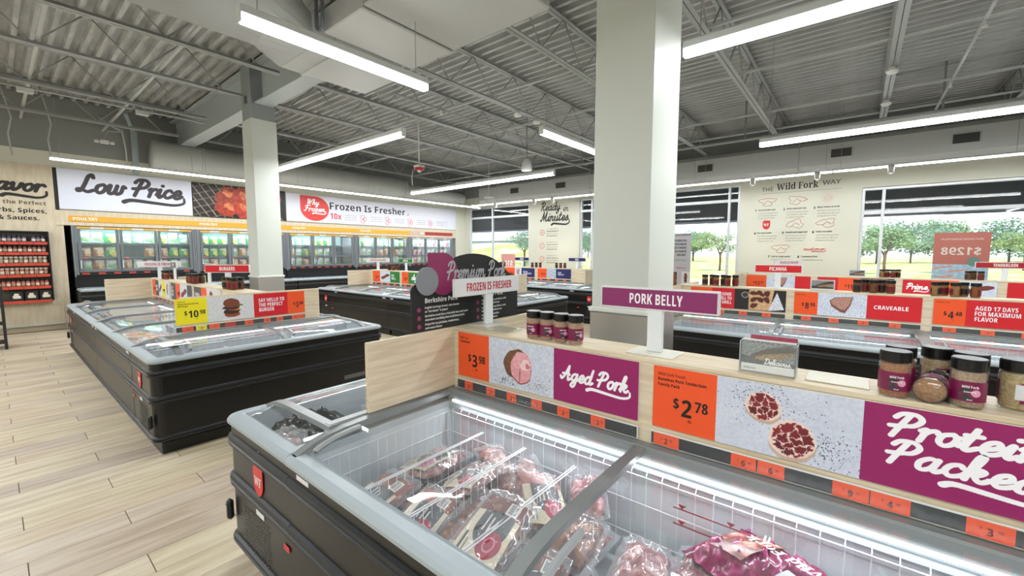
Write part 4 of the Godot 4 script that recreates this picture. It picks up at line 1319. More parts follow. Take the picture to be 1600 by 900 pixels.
func build_island_signs() -> void:
	# left island: end sign towards the camera
	var zl := -4.93
	header("yellow and red burger sign reading Say hello to the perfect burger", Vector3(1.06, 1.075, -4.988 + 0.012), 0, [
		["price", 0.255, YELLOW, "10.98", ["Wild Fork", "Angus Gourmet Brisket", "Beef Burger"]], ["photo", 0.42, "burger"], ["block", 0.345, RED, ["SAY HELLO TO", "THE PERFECT", "BURGER"]], ["price", 0.19, ORANGE, "3.88"]])
	price_rail("price rail with red and yellow tags under the burger sign", Vector3(1.06, 0.905, -4.988 + 0.012), 0, 1.21, [[0.09, 0.09, "3"], [0.20, 0.09, "10", YELLOW], [0.31, 0.09, "7"], [0.45, 0.10, "", Color(0.7, 0.12, 0.14)], [0.62, 0.08, "4"], [0.80, 0.07, "9"], [0.93, 0.07, "9"], [1.10, 0.08, "3"], [1.17, 0.06, "4"]])
	# sides of the islands, one section per metre; x of spine face, z of the far end
	var sets := [
		[1.667, -9.05, "left island", [
			["multicoloured header sign with orange, slate and yellow panels, far end of the left island", [["price", 0.2, ORANGE, "5.98"], ["block", 0.2, SLATE, ["BEEF", "BEST"]], ["photo", 0.2, "sausage"], ["price", 0.2, YELLOW, "9.98"], ["photo", 0.24, "picanha"]]],
			["slate and orange header sign, second from the far end of the left island", [["block", 0.26, SLATE, ["TRY", "THIS", "ONE"]], ["price", 0.22, ORANGE, "6.98"], ["photo", 0.34, "sausage"], ["plain", 0.22, SLATE]]],
			["slate and orange header sign, third from the far end of the left island", [["block", 0.30, SLATE, ["TENDER", "BITES"]], ["price", 0.22, ORANGE, "8.98"], ["photo", 0.34, "burger"], ["plain", 0.18, Color(0.8, 0.8, 0.79)]]]]],
		[5.80, -9.05, "middle island", [
			["green header sign at the far end of the middle island behind the black pork sign", [["price", 0.30, ORANGE, "4.98"], ["photo", 0.40, "sausage"], ["block", 0.36, GREEN, ["EAT", "WELL"], 1.3]]],
			["green script header sign in the middle island", [["price", 0.24, ORANGE, "6.98"], ["script", 0.50, GREEN, ["clean"], 0.6], ["leaf", 0.32]]],
			["leafy green header sign hidden partly by the black pork sign", [["leaf", 0.5], ["price", 0.26, ORANGE, "7.98"], ["plain", 0.30, GREEN]]]]],
		[9.44, -9.05, "far right island", [
			["navy header sign in the far right island, first from its far end", [["price", 0.30, ORANGE, "7.98"], ["photo", 0.30, "sausage"], ["block", 0.46, NAVY, ["EASY TO FIX"]]]],
			["navy header sign in the far right island, second from its far end", [["price", 0.34, ORANGE, "9.98"], ["photo", 0.24, "picanha"], ["block", 0.46, NAVY, ["MEALS", "IN MINUTES"]]]],
			["navy header sign in the far right island, third from its far end", [["price", 0.30, ORANGE, "5.98"], ["photo", 0.30, "fish"], ["block", 0.46, NAVY, ["JUST", "HEAT IT"]]]]]],
		[5.80, -1.67, "red sign island", [
			["red header sign about grilling with a food board photo beside the near column", [["price", 0.26, ORANGE, "9.98"], ["block", 0.26, RED, ["GET SOME", "THRILL TO", "THE GRILL"]], ["photo", 0.54, "grill"]]],
			["red header sign reading Craveable with a raw picanha and $8.98", [["price", 0.22, ORANGE, "8.98", ["Beef picanha"]], ["photo", 0.42, "picanha"], ["block", 0.42, RED, ["CRAVEABLE"]]]],
			["red header sign reading Aged 17 days for maximum flavor and $4.48", [["price", 0.22, ORANGE, "4.48", ["Boneless beef"]], ["block", 0.42, RED, ["AGED 17 DAYS", "FOR MAXIMUM", "FLAVOR"]], ["photo", 0.42, "picanha"]]]]],
		[9.44, -1.67, "far row", [
			["header sign with $13.98 and a raw steak in the far right row", [["price", 0.34, ORANGE, "13.98"], ["photo", 0.46, "picanha"], ["plain", 0.24, RED]]],
			["header sign with red and orange panels and roast photo in the far right row", [["block", 0.30, RED, ["TENDER"]], ["price", 0.30, ORANGE, "11.98"], ["photo", 0.44, "roast"]]],
			["red script header sign and $16.98 with sausage in the far right row", [["script", 0.34, RED, ["Prime"], 0.8], ["price", 0.30, ORANGE, "16.98"], ["photo", 0.40, "sausage"]]],
			["header sign with $12.98 at the right edge of the far row", [["plain", 0.2, RED], ["price", 0.40, ORANGE, "12.98"], ["photo", 0.44, "picanha"]]]]],
	]
	for s in sets:
		var z: float = s[1]
		var nth := 0
		for h in s[3]:
			var tot := 0.0
			for q in h[1]: tot += q[1]
			header(h[0], Vector3(s[0] - 0.001, 1.071, z), -90, h[1])
			var marks := []
			for k in 4: marks.append([0.12 + 0.25 * k, 0.09, ["4", "7", "9", "6"][k] if s[0] < 6.0 and z > -3.0 else ""])
			price_rail("price rail on the left face of the %s, %s from its far end" % [s[2], ordinal(nth)], Vector3(s[0] - 0.005, 0.899, z), -90, tot, marks)
			nth += 1
			z += 1.14
	# signs on posts along the shelves
	var posts := [
		["red sign reading Burgers on a white post above the left island", Vector3(1.78, 1.215, -5.85), -45, "BURGERS", RED, 0.505],
		["white sign Frozen is Fresher at the far end of the left island", Vector3(1.74, 1.215, -8.9), -20, "FROZEN IS FRESHER", Color(0.84, 0.84, 0.84), 0.56],
		["small grey sign seen edge on near the far end of the left island", Vector3(1.78, 1.215, -8.2), -90, "BEEF", Color(0.30, 0.31, 0.33), 0.3],
		["dark red sign seen edge on behind the burgers sign", Vector3(1.78, 1.215, -6.55), -90, "STEAKS", Color(0.40, 0.07, 0.14), 0.4],
		["white sign Frozen is Fresher at the far end of the middle island", Vector3(5.91, 1.215, -9.0), -20, "FROZEN IS FRESHER", Color(0.84, 0.84, 0.84), 0.56],
		["green sign on a white post on the middle island", Vector3(5.91, 1.215, -7.9), -90, "SEAFOOD", GREEN, 0.505],
		["red sign reading Picanha on a white post", Vector3(5.91, 1.215, -0.72), -90, "PICANHA", RED, 0.48],
		["red sign reading Tenderloin in front of the window poster", Vector3(9.55, 1.215, 1.73), -90, "TENDERLOIN", Color(0.62, 0.09, 0.14), 0.62],
		["white sign Frozen is Fresher in front of the wall of steps", Vector3(9.55, 1.215, -1.0), -45, "FROZEN IS FRESHER", Color(0.84, 0.84, 0.84), 0.56],
		["navy sign on a white post in front of the ready in minutes panel", Vector3(9.55, 1.215, -7.4), -90, "MEALS", NAVY, 0.505],
		["navy sign on a white post beside the near column", Vector3(9.55, 1.215, -5.6), -90, "SIDES", NAVY, 0.505],
	]
	for p in posts:
		post_sign(p[0], p[1], p[2], p[3], p[4], Color(0.70, 0.08, 0.14) if p[3].begins_with("FROZEN") else Color(0.92, 0.92, 0.9), p[5])

func wall_text(label: String, at: Vector3, turn: float) -> Node3D:
	return thing("wall_graphic", label, "wall graphic", at, turn)

func build_wall_signs() -> void:
	var ink := mat(0.13, 0.115, 0.11, 0.6)
	var t := wall_text("brown script lettering reading Flavor with text about herbs and sauces", Vector3(0.0, 0, BACK + 0.002), 0)
	script(t, "Flavor", Vector3(0.30, 3.00, 0.003), 1.02, ink, 0.19, true, 0.9)
	words(t, "Get the Perfect", Vector3(0.79, 2.65, 0.003), 0.075, mat(0.42, 0.38, 0.33, 0.6), "sans bold", 1, 1.05)
	words(t, "Herbs, Spices,", Vector3(0.79, 2.49, 0.003), 0.085, ink, "sans heavy", 1, 1.05)
	words(t, "& Sauces.", Vector3(0.68, 2.34, 0.003), 0.085, ink, "sans heavy", 1, 1.05)
	# banners over the poultry freezers
	t = thing("banner", "pale banner with brown script reading Low Price", "banner", Vector3(0.98, 2.56, BACK))
	part(t, "panel", G.new().bev(Vector3(0, 0, 0.0), Vector3(2.33, 0.86, 0.03), 0.004).mesh(), mat(0.82, 0.83, 0.88, 0.45))
	script(t, "Low Price", Vector3(1.20, 0.54, 0.032), 1.92, mat(0.17, 0.13, 0.14, 0.5), 0.19, true, 0.95)
	t = thing("photo_banner", "photo banner of chicken on a grill", "banner", Vector3(3.32, 2.56, BACK))
	part(t, "panel", G.new().bev(Vector3(0, 0, 0.0), Vector3(2.26, 0.86, 0.03), 0.004).mesh(), mat(0.2, 0.15, 0.13, 0.45))
	part(t, "photo_print", sheet(2.24, 0.85), photo("bbq"), Vector3(1.13, 0.43, 0.0315))
	t = thing("banner", "pale banner reading Frozen Is Fresher with a red drop", "banner", Vector3(5.60, 2.56, BACK))
	part(t, "panel", G.new().bev(Vector3(0, 0, 0.0), Vector3(6.84, 0.84, 0.03), 0.004).mesh(), mat(0.82, 0.82, 0.86, 0.45))
	var dp := []
	for k in 25:
		var a := PI / 2 - PI * 1.5 * k / 24.0
		dp.append(Vector2(cos(a) * 0.45, sin(a) * 0.38))
	dp.append(Vector2(-0.45, 0.38))
	part(t, "red_drop", G.new().extr(dp, 0.03, 0.034).mesh(), mat(0.82, 0.22, 0.20, 0.45), Vector3(0.86, 0.43, 0), "red drop shape")
	var white := mat(0.92, 0.91, 0.91, 0.5)
	script(t, "Why", Vector3(0.80, 0.61, 0.036), 0.42, white, 0.14, false, 0.9)
	script(t, "Frozen", Vector3(0.85, 0.41, 0.036), 0.70, white, 0.14, true, 0.8)
	words(t, "Frozen Is Fresher", Vector3(1.32, 0.55, 0.033), 0.22, mat(0.17, 0.16, 0.18, 0.5), "sans bold", -1, 1.16)
	words(t, ".", Vector3(4.36, 0.55, 0.033), 0.20, mat(0.8, 0.2, 0.2, 0.5), "sans bold", -1, 1.4)
	var pink := mat(0.80, 0.26, 0.30, 0.5)
	words(t, "10x", Vector3(1.34, 0.23, 0.033), 0.19, pink, "sans bold", -1, 0.9)
	for k in 5:
		var x := 1.84 + k * 0.98
		part(t, "dividing_line", G.new().box(Vector3(x + 0.55, 0.08, 0.03), Vector3(x + 0.558, 0.36, 0.0325)).mesh(), mat(0.6, 0.6, 0.64, 0.5))
		for j in 3:
			words(t, ["freezing locks in flavor", "at its peak, naturally", "with no preservatives"][j], Vector3(x, 0.29 - 0.07 * j, 0.033), 0.030, mat(0.36, 0.35, 0.37, 0.5), "sans", -1, 1.1)
		if k < 4:
			for q in 3:
				var rg := part(t, "icon_ring", G.new().lathe([[0.055, 0.0], [0.07, 0.0], [0.07, 0.002], [0.055, 0.002]], 18).mesh(), pink, Vector3(x + 0.66 + 0.08 * (q % 2), 0.27 - 0.075 * q, 0.03))
				rg.rotation_degrees.x = 90
	# category strip over the doors
	t = thing("category_strip", "yellow strip reading Poultry above the freezer doors", "sign", Vector3(1.1, 2.30, BACK))
	part(t, "strip", G.new().bev(Vector3(0, 0, 0), Vector3(8.98, 0.13, 0.012), 0.003).mesh(), mat(0.86, 0.63, 0.20, 0.45))
	for k in 4:
		words(t, "POULTRY", Vector3([0.06, 2.34, 4.66, 6.9][k], 0.066, 0.013), 0.06, white, "sans bold", -1, 1.1)
	t = thing("category_strip", "dark red strip at the right end above the freezer doors", "sign", Vector3(10.10, 2.30, BACK))
	part(t, "strip", G.new().bev(Vector3(0, 0, 0), Vector3(2.15, 0.13, 0.012), 0.003).mesh(), mat(0.62, 0.20, 0.22, 0.45))
	part(t, "name_plate", G.new().box(Vector3(0.0, 0.01, 0.012), Vector3(0.68, 0.12, 0.014)).mesh(), mat(0.84, 0.78, 0.74, 0.45))
	words(t, "MEALS & MORE", Vector3(0.04, 0.066, 0.0145), 0.05, mat(0.5, 0.1, 0.14, 0.5), "sans bold", -1, 0.85)
	# window wall graphics face -X
	t = wall_text("black script lettering reading Ready in Minutes with round red icons", Vector3(FRONT - 0.002, 0, -8.66), -90)
	script(t, "Ready", Vector3(-0.12, 3.27, 0.003), 0.92, ink, 0.13, false, 1.05)
	script(t, "in", Vector3(0.55, 3.19, 0.003), 0.26, ink, 0.09, false, 1.0)
	script(t, "Minutes", Vector3(0.06, 2.90, 0.003), 1.26, ink, 0.14, true, 1.05)
	var faint := mat(0.46, 0.44, 0.40, 0.6)
	for k in 3:
		var y := 2.36 - 0.49 * k
		var rg := part(t, "icon_ring", G.new().lathe([[0.085, 0.0], [0.105, 0.0], [0.105, 0.002], [0.085, 0.002]], 22).mesh(), mat(0.78, 0.32, 0.32, 0.5), Vector3(-0.47, y, 0))
		rg.rotation_degrees.x = 90
		words(t, ["20", "5", "9"][k], Vector3(-0.47, y, 0.003), 0.06, mat(0.78, 0.32, 0.32, 0.5), "sans bold")
		for j in 4:
			words(t, ["cook straight from the", "freezer in minutes, or", "thaw in cold water the", "same day you eat it"][j], Vector3(-0.27, y + 0.13 - 0.085 * j, 0.003), 0.036, ink if j % 2 else faint, "sans bold" if j % 2 else "sans", -1, 1.0)
	t = wall_text("dark heading over eight numbered steps with small red drawings on the cream wall", Vector3(FRONT - 0.002, 0, -1.26), -90)
	words(t, "THE", Vector3(-0.65, 3.28, 0.003), 0.10, ink, "sans", 0, 1.1)
	words(t, "Wild Fork", Vector3(-0.01, 3.32, 0.003), 0.165, ink, "serif heavy", 0, 0.76)
	words(t, "WAY", Vector3(0.69, 3.34, 0.003), 0.11, ink, "sans", 0, 1.15)
	part(t, "rule", G.new().box(Vector3(-0.78, 3.17, 0), Vector3(0.90, 3.176, 0.002)).mesh(), faint)
	var rose := mat(0.84, 0.60, 0.54, 0.6)
	var heads := ["Sourced with care", "Hand selected cuts", "Blast frozen at peak", "Our own brand", "Tested and inspected", "Fully traceable", "Sold in single packs", "Customers first"]
	var body := ["from farms that we know", "and raised the right way", "to keep all of its taste"]
	for k in 8:
		var x: float = [-0.84, -0.20, 0.44][k % 3] if k < 6 else [-0.49, 0.16][k - 6]
		var y: float = [2.74, 2.14, 1.52][k / 3]
		words(t, str(k + 1), Vector3(x - 0.06, y, 0.003), 0.06, ink, "sans heavy")
		words(t, heads[k], Vector3(x, y + 0.01, 0.003), 0.040, ink, "sans bold", -1, 0.82)
		for j in (3 if k < 6 else 1):
			words(t, body[j], Vector3(x, y - 0.075 - 0.065 * j, 0.003), 0.032, faint, "sans", -1, 0.9)
		var o := Vector3(x + 0.20, y + 0.22, 0.0)
		if k == 3:
			part(t, "shield_icon", G.new().extr(shield(0.24), 0, 0.002).mesh(), mat(0.78, 0.16, 0.16, 0.5), o)
			words(t, "WF", o + Vector3(0, 0, 0.004), 0.07, mat(0.92, 0.9, 0.88, 0.5), "serif bold", 0, 0.8)
		elif k == 2:
			var g := G.new()
			for i in 12:
				var a := TAU * i / 12
				g.bar(o + Vector3(cos(a) * 0.03, sin(a) * 0.03, 0.002), o + Vector3(cos(a) * 0.12, sin(a) * 0.12, 0.002), 0.012, 0.003)
			part(t, "star_icon", g.mesh(), mat(0.82, 0.36, 0.34, 0.5))
		elif k == 7:
			script(t, "customer", o + Vector3(0.06, -0.02, 0.003), 0.46, mat(0.76, 0.22, 0.22, 0.5), 0.10, true, 0.8)
		else:
			var g := G.new(0)
			var n := 16
			var pts := []
			for i in n + 1:
				var a := TAU * i / n
				var rr2 := 1.0 + 0.25 * sin(3 * a + k) + 0.15 * sin(5 * a + 2 * k)
				pts.append(o + Vector3(cos(a) * 0.17 * rr2, sin(a) * 0.10 * rr2, 0.002))
			g.tube(pts, 0.006, 4, false)
			g.tube([o + Vector3(-0.08, -0.06, 0.002), o + Vector3(0.0, 0.03, 0.002), o + Vector3(0.09, -0.03, 0.002)], 0.005, 4)
			part(t, "line_drawing", g.mesh(), rose)
	# poster stuck on the window, printed side out: its lettering reads backwards from inside
	t = thing("window_poster", "red and blue poster on the window, $12.98 reading backwards", "poster", Vector3(FRONT + 0.084, 0.86, 1.72), -90)
	part(t, "paper", G.new().box(Vector3(-0.42, 0, 0), Vector3(0.42, 1.20, 0.002)).mesh(), mat(0.70, 0.42, 0.37, 0.6))
	part(t, "blue_print", sheet(0.84, 0.52), photo("fish"), Vector3(0, 0.26, 0.0032))
	words(t, "$1298", Vector3(0.0, 0.80, 0.0035), 0.16, mat(0.84, 0.80, 0.74, 0.6), "sans heavy", 0, 1.0, "lettering", true)
	words(t, "WILD CAUGHT SALMON FILLET", Vector3(0, 1.06, 0.0035), 0.035, mat(0.84, 0.76, 0.70, 0.6), "sans bold", 0, 0.9, "lettering", true)
	part(t, "roundel", G.new().lathe([[0, 0], [0.1, 0], [0.1, 0.002], [0, 0.002]], 20).mesh(), mat(0.40, 0.52, 0.48, 0.6), Vector3(0.2, 0.58, 0.003)).rotation_degrees.x = 90
	t = thing("window_poster", "small pink poster on the far left window, lettering reading backwards", "poster", Vector3(FRONT + 0.084, 0.85, -10.85), -90)
	part(t, "paper", G.new().box(Vector3(-0.36, 0, 0), Vector3(0.36, 0.72, 0.002)).mesh(), mat(0.78, 0.55, 0.53, 0.6))
	words(t, "$10", Vector3(0.02, 0.34, 0.0035), 0.22, mat(0.88, 0.84, 0.82, 0.6), "sans heavy", 0, 0.9, "lettering", true)
	# roll-up banner by the window
	t = thing("rollup_banner", "grey roll-up banner with dark capitals and food photos by the window", "banner", Vector3(12.2, 0, -3.98), -90)
	part(t, "foot", G.new().bev(Vector3(-0.42, 0, -0.10), Vector3(0.42, 0.08, 0.10), 0.02).mesh(), mat(0.6, 0.6, 0.6, 0.4, 0.4))
	part(t, "sheet", G.new().box(Vector3(-0.42, 0.06, -0.002), Vector3(0.42, 2.14, 0.002)).mesh(), mat(0.70, 0.69, 0.70, 0.6))
	part(t, "top_rail", G.new().bev(Vector3(-0.43, 2.13, -0.012), Vector3(0.43, 2.16, 0.012), 0.004).mesh(), mat(0.6, 0.6, 0.6, 0.4, 0.4))
	for k in 5:
		words(t, ["EVERYTHING YOU", "THINK YOU KNOW", "ABOUT FROZEN", "WILL BE GONE IN", "ONE BITE."][k], Vector3(0.30, 1.96 - 0.10 * k, 0.004), 0.055, ink, "sans heavy", 1, 0.72)
	words(t, "Try it yourself today", Vector3(0.30, 1.42, 0.004), 0.045, faint, "sans", 1, 0.9)
	words(t, "Wild Fork", Vector3(0.30, 1.20, 0.004), 0.04, mat(0.7, 0.12, 0.16, 0.5), "serif bold", 1, 0.9)
	for q in [[-0.12, 0.86, 0.36, 0.44, "roast"], [0.30, 0.92, 0.22, 0.36, "burger"], [-0.12, 0.5, 0.36, 0.24, "grill"]]:
		part(t, "food_photo", sheet(q[2], q[3]), photo(q[4]), Vector3(q[0], q[1], 0.0032))

# ------------------------------------------------------------------ wall freezers
func wall_freezer(k: int, x0: float) -> void:
	var w := 2.225
	var t := thing("wall_freezer", "wall freezer with three glass doors over a black chest, %s from the left" % ordinal(k), "freezer", Vector3(x0, 0, BACK), 0, "wall freezers under the banners")
	var grey := mat(0.46, 0.48, 0.50, 0.4, 0.2)
	var black := mat(0.06, 0.06, 0.06, 0.4)
	part(t, "chest_body", G.new().bev(Vector3(0.005, 0.0, -0.85), Vector3(w - 0.005, 0.80, 0.62), 0.02).mesh(), black)
	part(t, "chest_rim", G.new().bev(Vector3(0.0, 0.80, 0.02), Vector3(w, 0.86, 0.65), 0.02).mesh(), mat(0.62, 0.65, 0.66, 0.35))
	part(t, "chest_glass", G.new().bev(Vector3(0.06, 0.861, 0.10), Vector3(w - 0.06, 0.872, 0.58), 0.004).mesh(), mat(0.70, 0.75, 0.78, 0.12))
	for y in [0.42, 0.66]:
		part(t, "bumper_rail", G.new().bev(Vector3(0.0, y, 0.61), Vector3(w, y + 0.06, 0.64), 0.01).mesh(), mat(0.095, 0.10, 0.11, 0.45))
	part(t, "back_splash", G.new().box(Vector3(0.005, 0.86, -0.85), Vector3(w - 0.005, 1.14, -0.10)).mesh(), black)
	part(t, "cabinet_floor", G.new().box(Vector3(0.02, 1.14, -0.85), Vector3(w - 0.02, 1.20, -0.03)).mesh(), grey)
	part(t, "cabinet_top", G.new().box(Vector3(0.02, 2.20, -0.85), Vector3(w - 0.02, 2.225, -0.03)).mesh(), grey)
	part(t, "back_panel", G.new().box(Vector3(0.08, 1.20, -0.85), Vector3(w - 0.08, 2.20, -0.82)).mesh(), mat(0.70, 0.80, 0.80, 0.5))
	for x in [0.02, w - 0.08]:
		part(t, "side_wall", G.new().bev(Vector3(x, 1.14, -0.84), Vector3(x + 0.06, 2.22, -0.005), 0.006).mesh(), grey)
	for x in [0.0, w - 0.025]:
		part(t, "post", G.new().bev(Vector3(x, 1.10, -0.03), Vector3(x + 0.025, 2.22, 0.02), 0.005).mesh(), mat(0.52, 0.53, 0.54, 0.35, 0.3))
	part(t, "tag_strip", G.new().box(Vector3(0.03, 1.145, -0.03), Vector3(w - 0.03, 1.19, -0.022)).mesh(), mat(0.12, 0.12, 0.12, 0.5))
	for i in 8:
		part(t, "price_tag", G.new().box(Vector3(0.12 + i * 0.26, 1.147, -0.022), Vector3(0.24 + i * 0.26, 1.188, -0.020)).mesh(), mat(0.80, 0.28, 0.20, 0.5))
	var dw := (w - 0.16) / 3.0
	for d in 3:
		var x := 0.08 + d * dw
		var f := part(t, "door", frame_mesh(dw - 0.012, 1.0, 0.055, 0.04), mat(0.44, 0.455, 0.47, 0.35, 0.2), Vector3(x + 0.006, 1.20, -0.035))
		part(f, "glass", G.new().box(Vector3(0.05, 0.05, 0.012), Vector3(dw - 0.062, 0.95, 0.016)).mesh(), clear(0.04))
		part(f, "handle", G.new().bev(Vector3(0.018, 0.08, 0.04), Vector3(0.036, 0.26, 0.065), 0.005).mesh(), mat(0.84, 0.85, 0.85, 0.3))
		part(f, "header_tag", G.new().box(Vector3(0.0, 0.955, 0.041), Vector3(dw - 0.012, 1.0, 0.043)).mesh(), mat(0.82, 0.62, 0.24, 0.5) if k < 4 else mat(0.70, 0.62, 0.62, 0.5))
		part(f, "name_card", G.new().box(Vector3(dw * 0.32, 0.96, 0.043), Vector3(dw * 0.62, 0.995, 0.044)).mesh(), mat(0.86, 0.82, 0.74, 0.5))
		for s in 3:
			var y: float = 1.205 + [0.0, 0.30, 0.62][s]
			var sh := part(t, "shelf", G.new().box(Vector3(x + 0.02, y, -0.80), Vector3(x + dw - 0.02, y + 0.015, -0.12)).mesh(), mat(0.66, 0.69, 0.71, 0.4))
			part(sh, "shelf_edge", G.new().box(Vector3(x + 0.02, y - 0.012, -0.12), Vector3(x + dw - 0.02, y + 0.028, -0.112)).mesh(), mat(0.30, 0.33, 0.36, 0.4))
			if s < 2:
				part(sh, "shelf_tag", G.new().box(Vector3(x + 0.06, y - 0.01, -0.112), Vector3(x + 0.16, y + 0.026, -0.110)).mesh(), mat(0.80, 0.36, 0.32, 0.5))
			rng.seed = k * 100 + d * 10 + s
			for b in 3:
				if k == 0 and d == 1 and s == 1 and b < 2: continue
				if k == 2 and d == 2: continue
				var kind: int = [0, 1, 3][rng.randi() % 3] if s == 2 else [1, 2, 0, 1][rng.randi() % 4]
				if k == 4: kind = [1, 4, 1][rng.randi() % 3]
				var names := ["green", "white", "tan", "mint green", "red and white"]
				var o := single("poultry_bag", "%s bag on the %s shelf behind the %s freezer door, %s place" % [names[kind], ["bottom", "middle", "top"][s], ordinal(k * 3 + d), ["left", "middle", "right"][b]], "bag", bag_mesh(rng.randi() % 3), bag_print(kind), Vector3(x0 + x + 0.03 + (dw - 0.06) * (b + 0.5) / 3.0, y + 0.0152, BACK - 0.24), "bags behind the wall freezer doors")
				o.scale = Vector3(0.190, 0.235 + 0.045 * rng.randf(), 0.12)
				o.rotation_degrees.y = rng.randf_range(-12, 12)
	part(t, "light_strip", G.new().bev(Vector3(0.1, 2.17, -0.085), Vector3(w - 0.1, 2.19, -0.065), 0.004).mesh(), glow(0.93, 1.0, 1.0, 3.0))
	var l := AreaLight3D.new()
	l.name = "cabinet_lamp"
	l.area_size = Vector2(w - 0.25, 0.05)
	l.light_energy = 15.0 / 9.87
	l.light_color = Color(0.90, 0.99, 1.0)
	l.area_range = 10.0
	l.shadow_enabled = true
	t.add_child(l, true)
	l.position = Vector3(w / 2, 2.165, -0.09)
	l.basis = Basis.looking_at(Vector3(0, -0.85, -0.5), Vector3(0, 0, 1))

func frame_mesh(w: float, h: float, b: float, d: float) -> ArrayMesh:
	var key := "frame %.3f %.3f" % [w, h]
	if not store.has(key):
		var g := G.new()
		g.bev(Vector3(0, 0, 0), Vector3(b, h, d), 0.004)
		g.bev(Vector3(w - b, 0, 0), Vector3(w, h, d), 0.004)
		g.bev(Vector3(b, 0, 0), Vector3(w - b, b, d), 0.004)
		g.bev(Vector3(b, h - b, 0), Vector3(w - b, h, d), 0.004)
		store[key] = g.mesh()
	return store[key]

# grid surface with texture coordinates; f(u, v) gives the point
func patch(nu: int, nv: int, f: Callable) -> ArrayMesh:
	var st := SurfaceTool.new()
	st.begin(Mesh.PRIMITIVE_TRIANGLES)
	st.set_smooth_group(0)
	for i in nu + 1:
		for j in nv + 1:
			var u := float(i) / nu
			var v := float(j) / nv
			st.set_uv(Vector2(u, 1.0 - v))
			st.add_vertex(f.call(u, v))
	for i in nu:
		for j in nv:
			var a := i * (nv + 1) + j
			var b := a + nv + 1
			for q in [a, a + 1, b + 1, a, b + 1, b]: st.add_index(q)
	st.generate_normals()
	return st.commit()

# pillow bag standing on its lower edge: x and z about +-0.5, y 0..1
func bag_mesh(v: int) -> ArrayMesh:
	var key := "bag %d" % v
	if not store.has(key):
		var n := FastNoiseLite.new()
		n.seed = v + 5
		n.frequency = 0.9
		var f := func(u: float, w: float) -> Vector3:
			var a := u * TAU
			var fat := sin(clampf(w, 0.0, 1.0) * PI)
			fat = pow(maxf(fat, 0.0), 0.55)
			var x := -cos(a) * 0.5 * (0.86 + 0.14 * fat)
			var z := sin(a) * 0.5 * fat
			var k := 1.0 + 0.22 * n.get_noise_3d(x * 3, w * 3, z * 3)
			return Vector3(x * k, w, z * k)
		var st := patch(20, 10, func(u, w): return f.call(u, w))
		store[key] = st
	return store[key]

# ------------------------------------------------------------------ jars
func jar_parts() -> Dictionary:
	if not store.has("jar"):
		var d := {}
		d.fill = G.new(0).lathe([[0.0, 0.003], [0.031, 0.003], [0.034, 0.008], [0.034, 0.094], [0.031, 0.102], [0.0, 0.102]], 24).mesh()
		d.glass = G.new(0).lathe([[0.0, 0.0], [0.034, 0.0], [0.0372, 0.006], [0.0372, 0.098], [0.034, 0.106], [0.034, 0.112]], 24).mesh()
		d.lid = G.new().lathe([[0.034, 0.106], [0.0375, 0.108], [0.0375, 0.136], [0.0355, 0.139], [0.0, 0.139]], 28).mesh()
		var g := G.new(0)
		var l0 := []
		var l1 := []
		for k in 25:
			var a := TAU * k / 24.0 * 0.80
			l0.append(Vector3(0.0376 * cos(a), 0.022, 0.0376 * sin(a)))
			l1.append(Vector3(0.0376 * cos(a), 0.078, 0.0376 * sin(a)))
		g.loft([l0, l1], false)
		d.label = g.mesh()
		g = G.new(0)
		l0 = []; l1 = []
		for k in 9:
			var a := TAU * (0.70 + 0.14 * k / 8.0)
			l0.append(Vector3(0.0379 * cos(a), 0.032, 0.0379 * sin(a)))
			l1.append(Vector3(0.0379 * cos(a), 0.074, 0.0379 * sin(a)))
		g.loft([l0, l1], false)
		d.card = g.mesh()
		d.disc = curved_disc(0.0380, 0.017, 0.043, 2.55)
		d.horn = curved_disc(0.0381, 0.010, 0.047, 2.02)
		store["jar"] = d
	return store["jar"]

func curved_disc(r: float, size: float, y: float, a0: float) -> ArrayMesh:
	var g := G.new(0)
	var l := []
	for k in 20:
		var t := TAU * k / 20
		var a := a0 + cos(t) * size / r
		l.append(Vector3(r * cos(a), y + sin(t) * size, r * sin(a)))
	var c := Vector3(r * cos(a0), y, r * sin(a0))
	for k in 20:
		g.tri(c, l[(k + 1) % 20], l[k])
	return g.mesh()

func jar(label: String, at: Vector3, turn: float, group: String, powder := Color(0.62, 0.47, 0.30), lab := Color(0.46, 0.07, 0.26), full := true) -> Node3D:
	var d := jar_parts()
	var t := thing("seasoning_jar", label, "jar", at, turn, group)
	part(t, "seasoning", d.fill, grained("powder %s" % powder, noise_tex(61, 0.05, [Color(0.82, 0.82, 0.82), Color(1, 1, 1)], [0.3, 0.7], 128), Vector3(14, 14, 14), 0.9, powder, Vector3.ZERO, false))
	if full:
		part(t, "glass", d.glass, clear(0.05))
	part(t, "lid", d.lid, mat(0.045, 0.045, 0.05, 0.28))
	var l := part(t, "label", d.label, cmat(lab, 0.35))
	if full:
		part(l, "white_card", d.card, mat(0.80, 0.80, 0.80, 0.5))
		part(l, "dark_disc", d.disc, mat(0.20, 0.20, 0.21, 0.4))
		part(l, "pink_mark", d.horn, mat(0.84, 0.58, 0.66, 0.4))
		for q in [[0.064, 0.0065, "Wild Fork"], [0.050, 0.0045, "Seasoning"], [0.028, 0.0035, "Blend"]]:
			var a := 2.35
			var w := words(l, q[2], Vector3(0.0386 * cos(a), q[0], 0.0386 * sin(a)), q[1], mat(0.92, 0.9, 0.9, 0.5), "sans bold", 0, 0.8)
			w.rotation_degrees.y = rad_to_deg(PI / 2 - a)
	return t

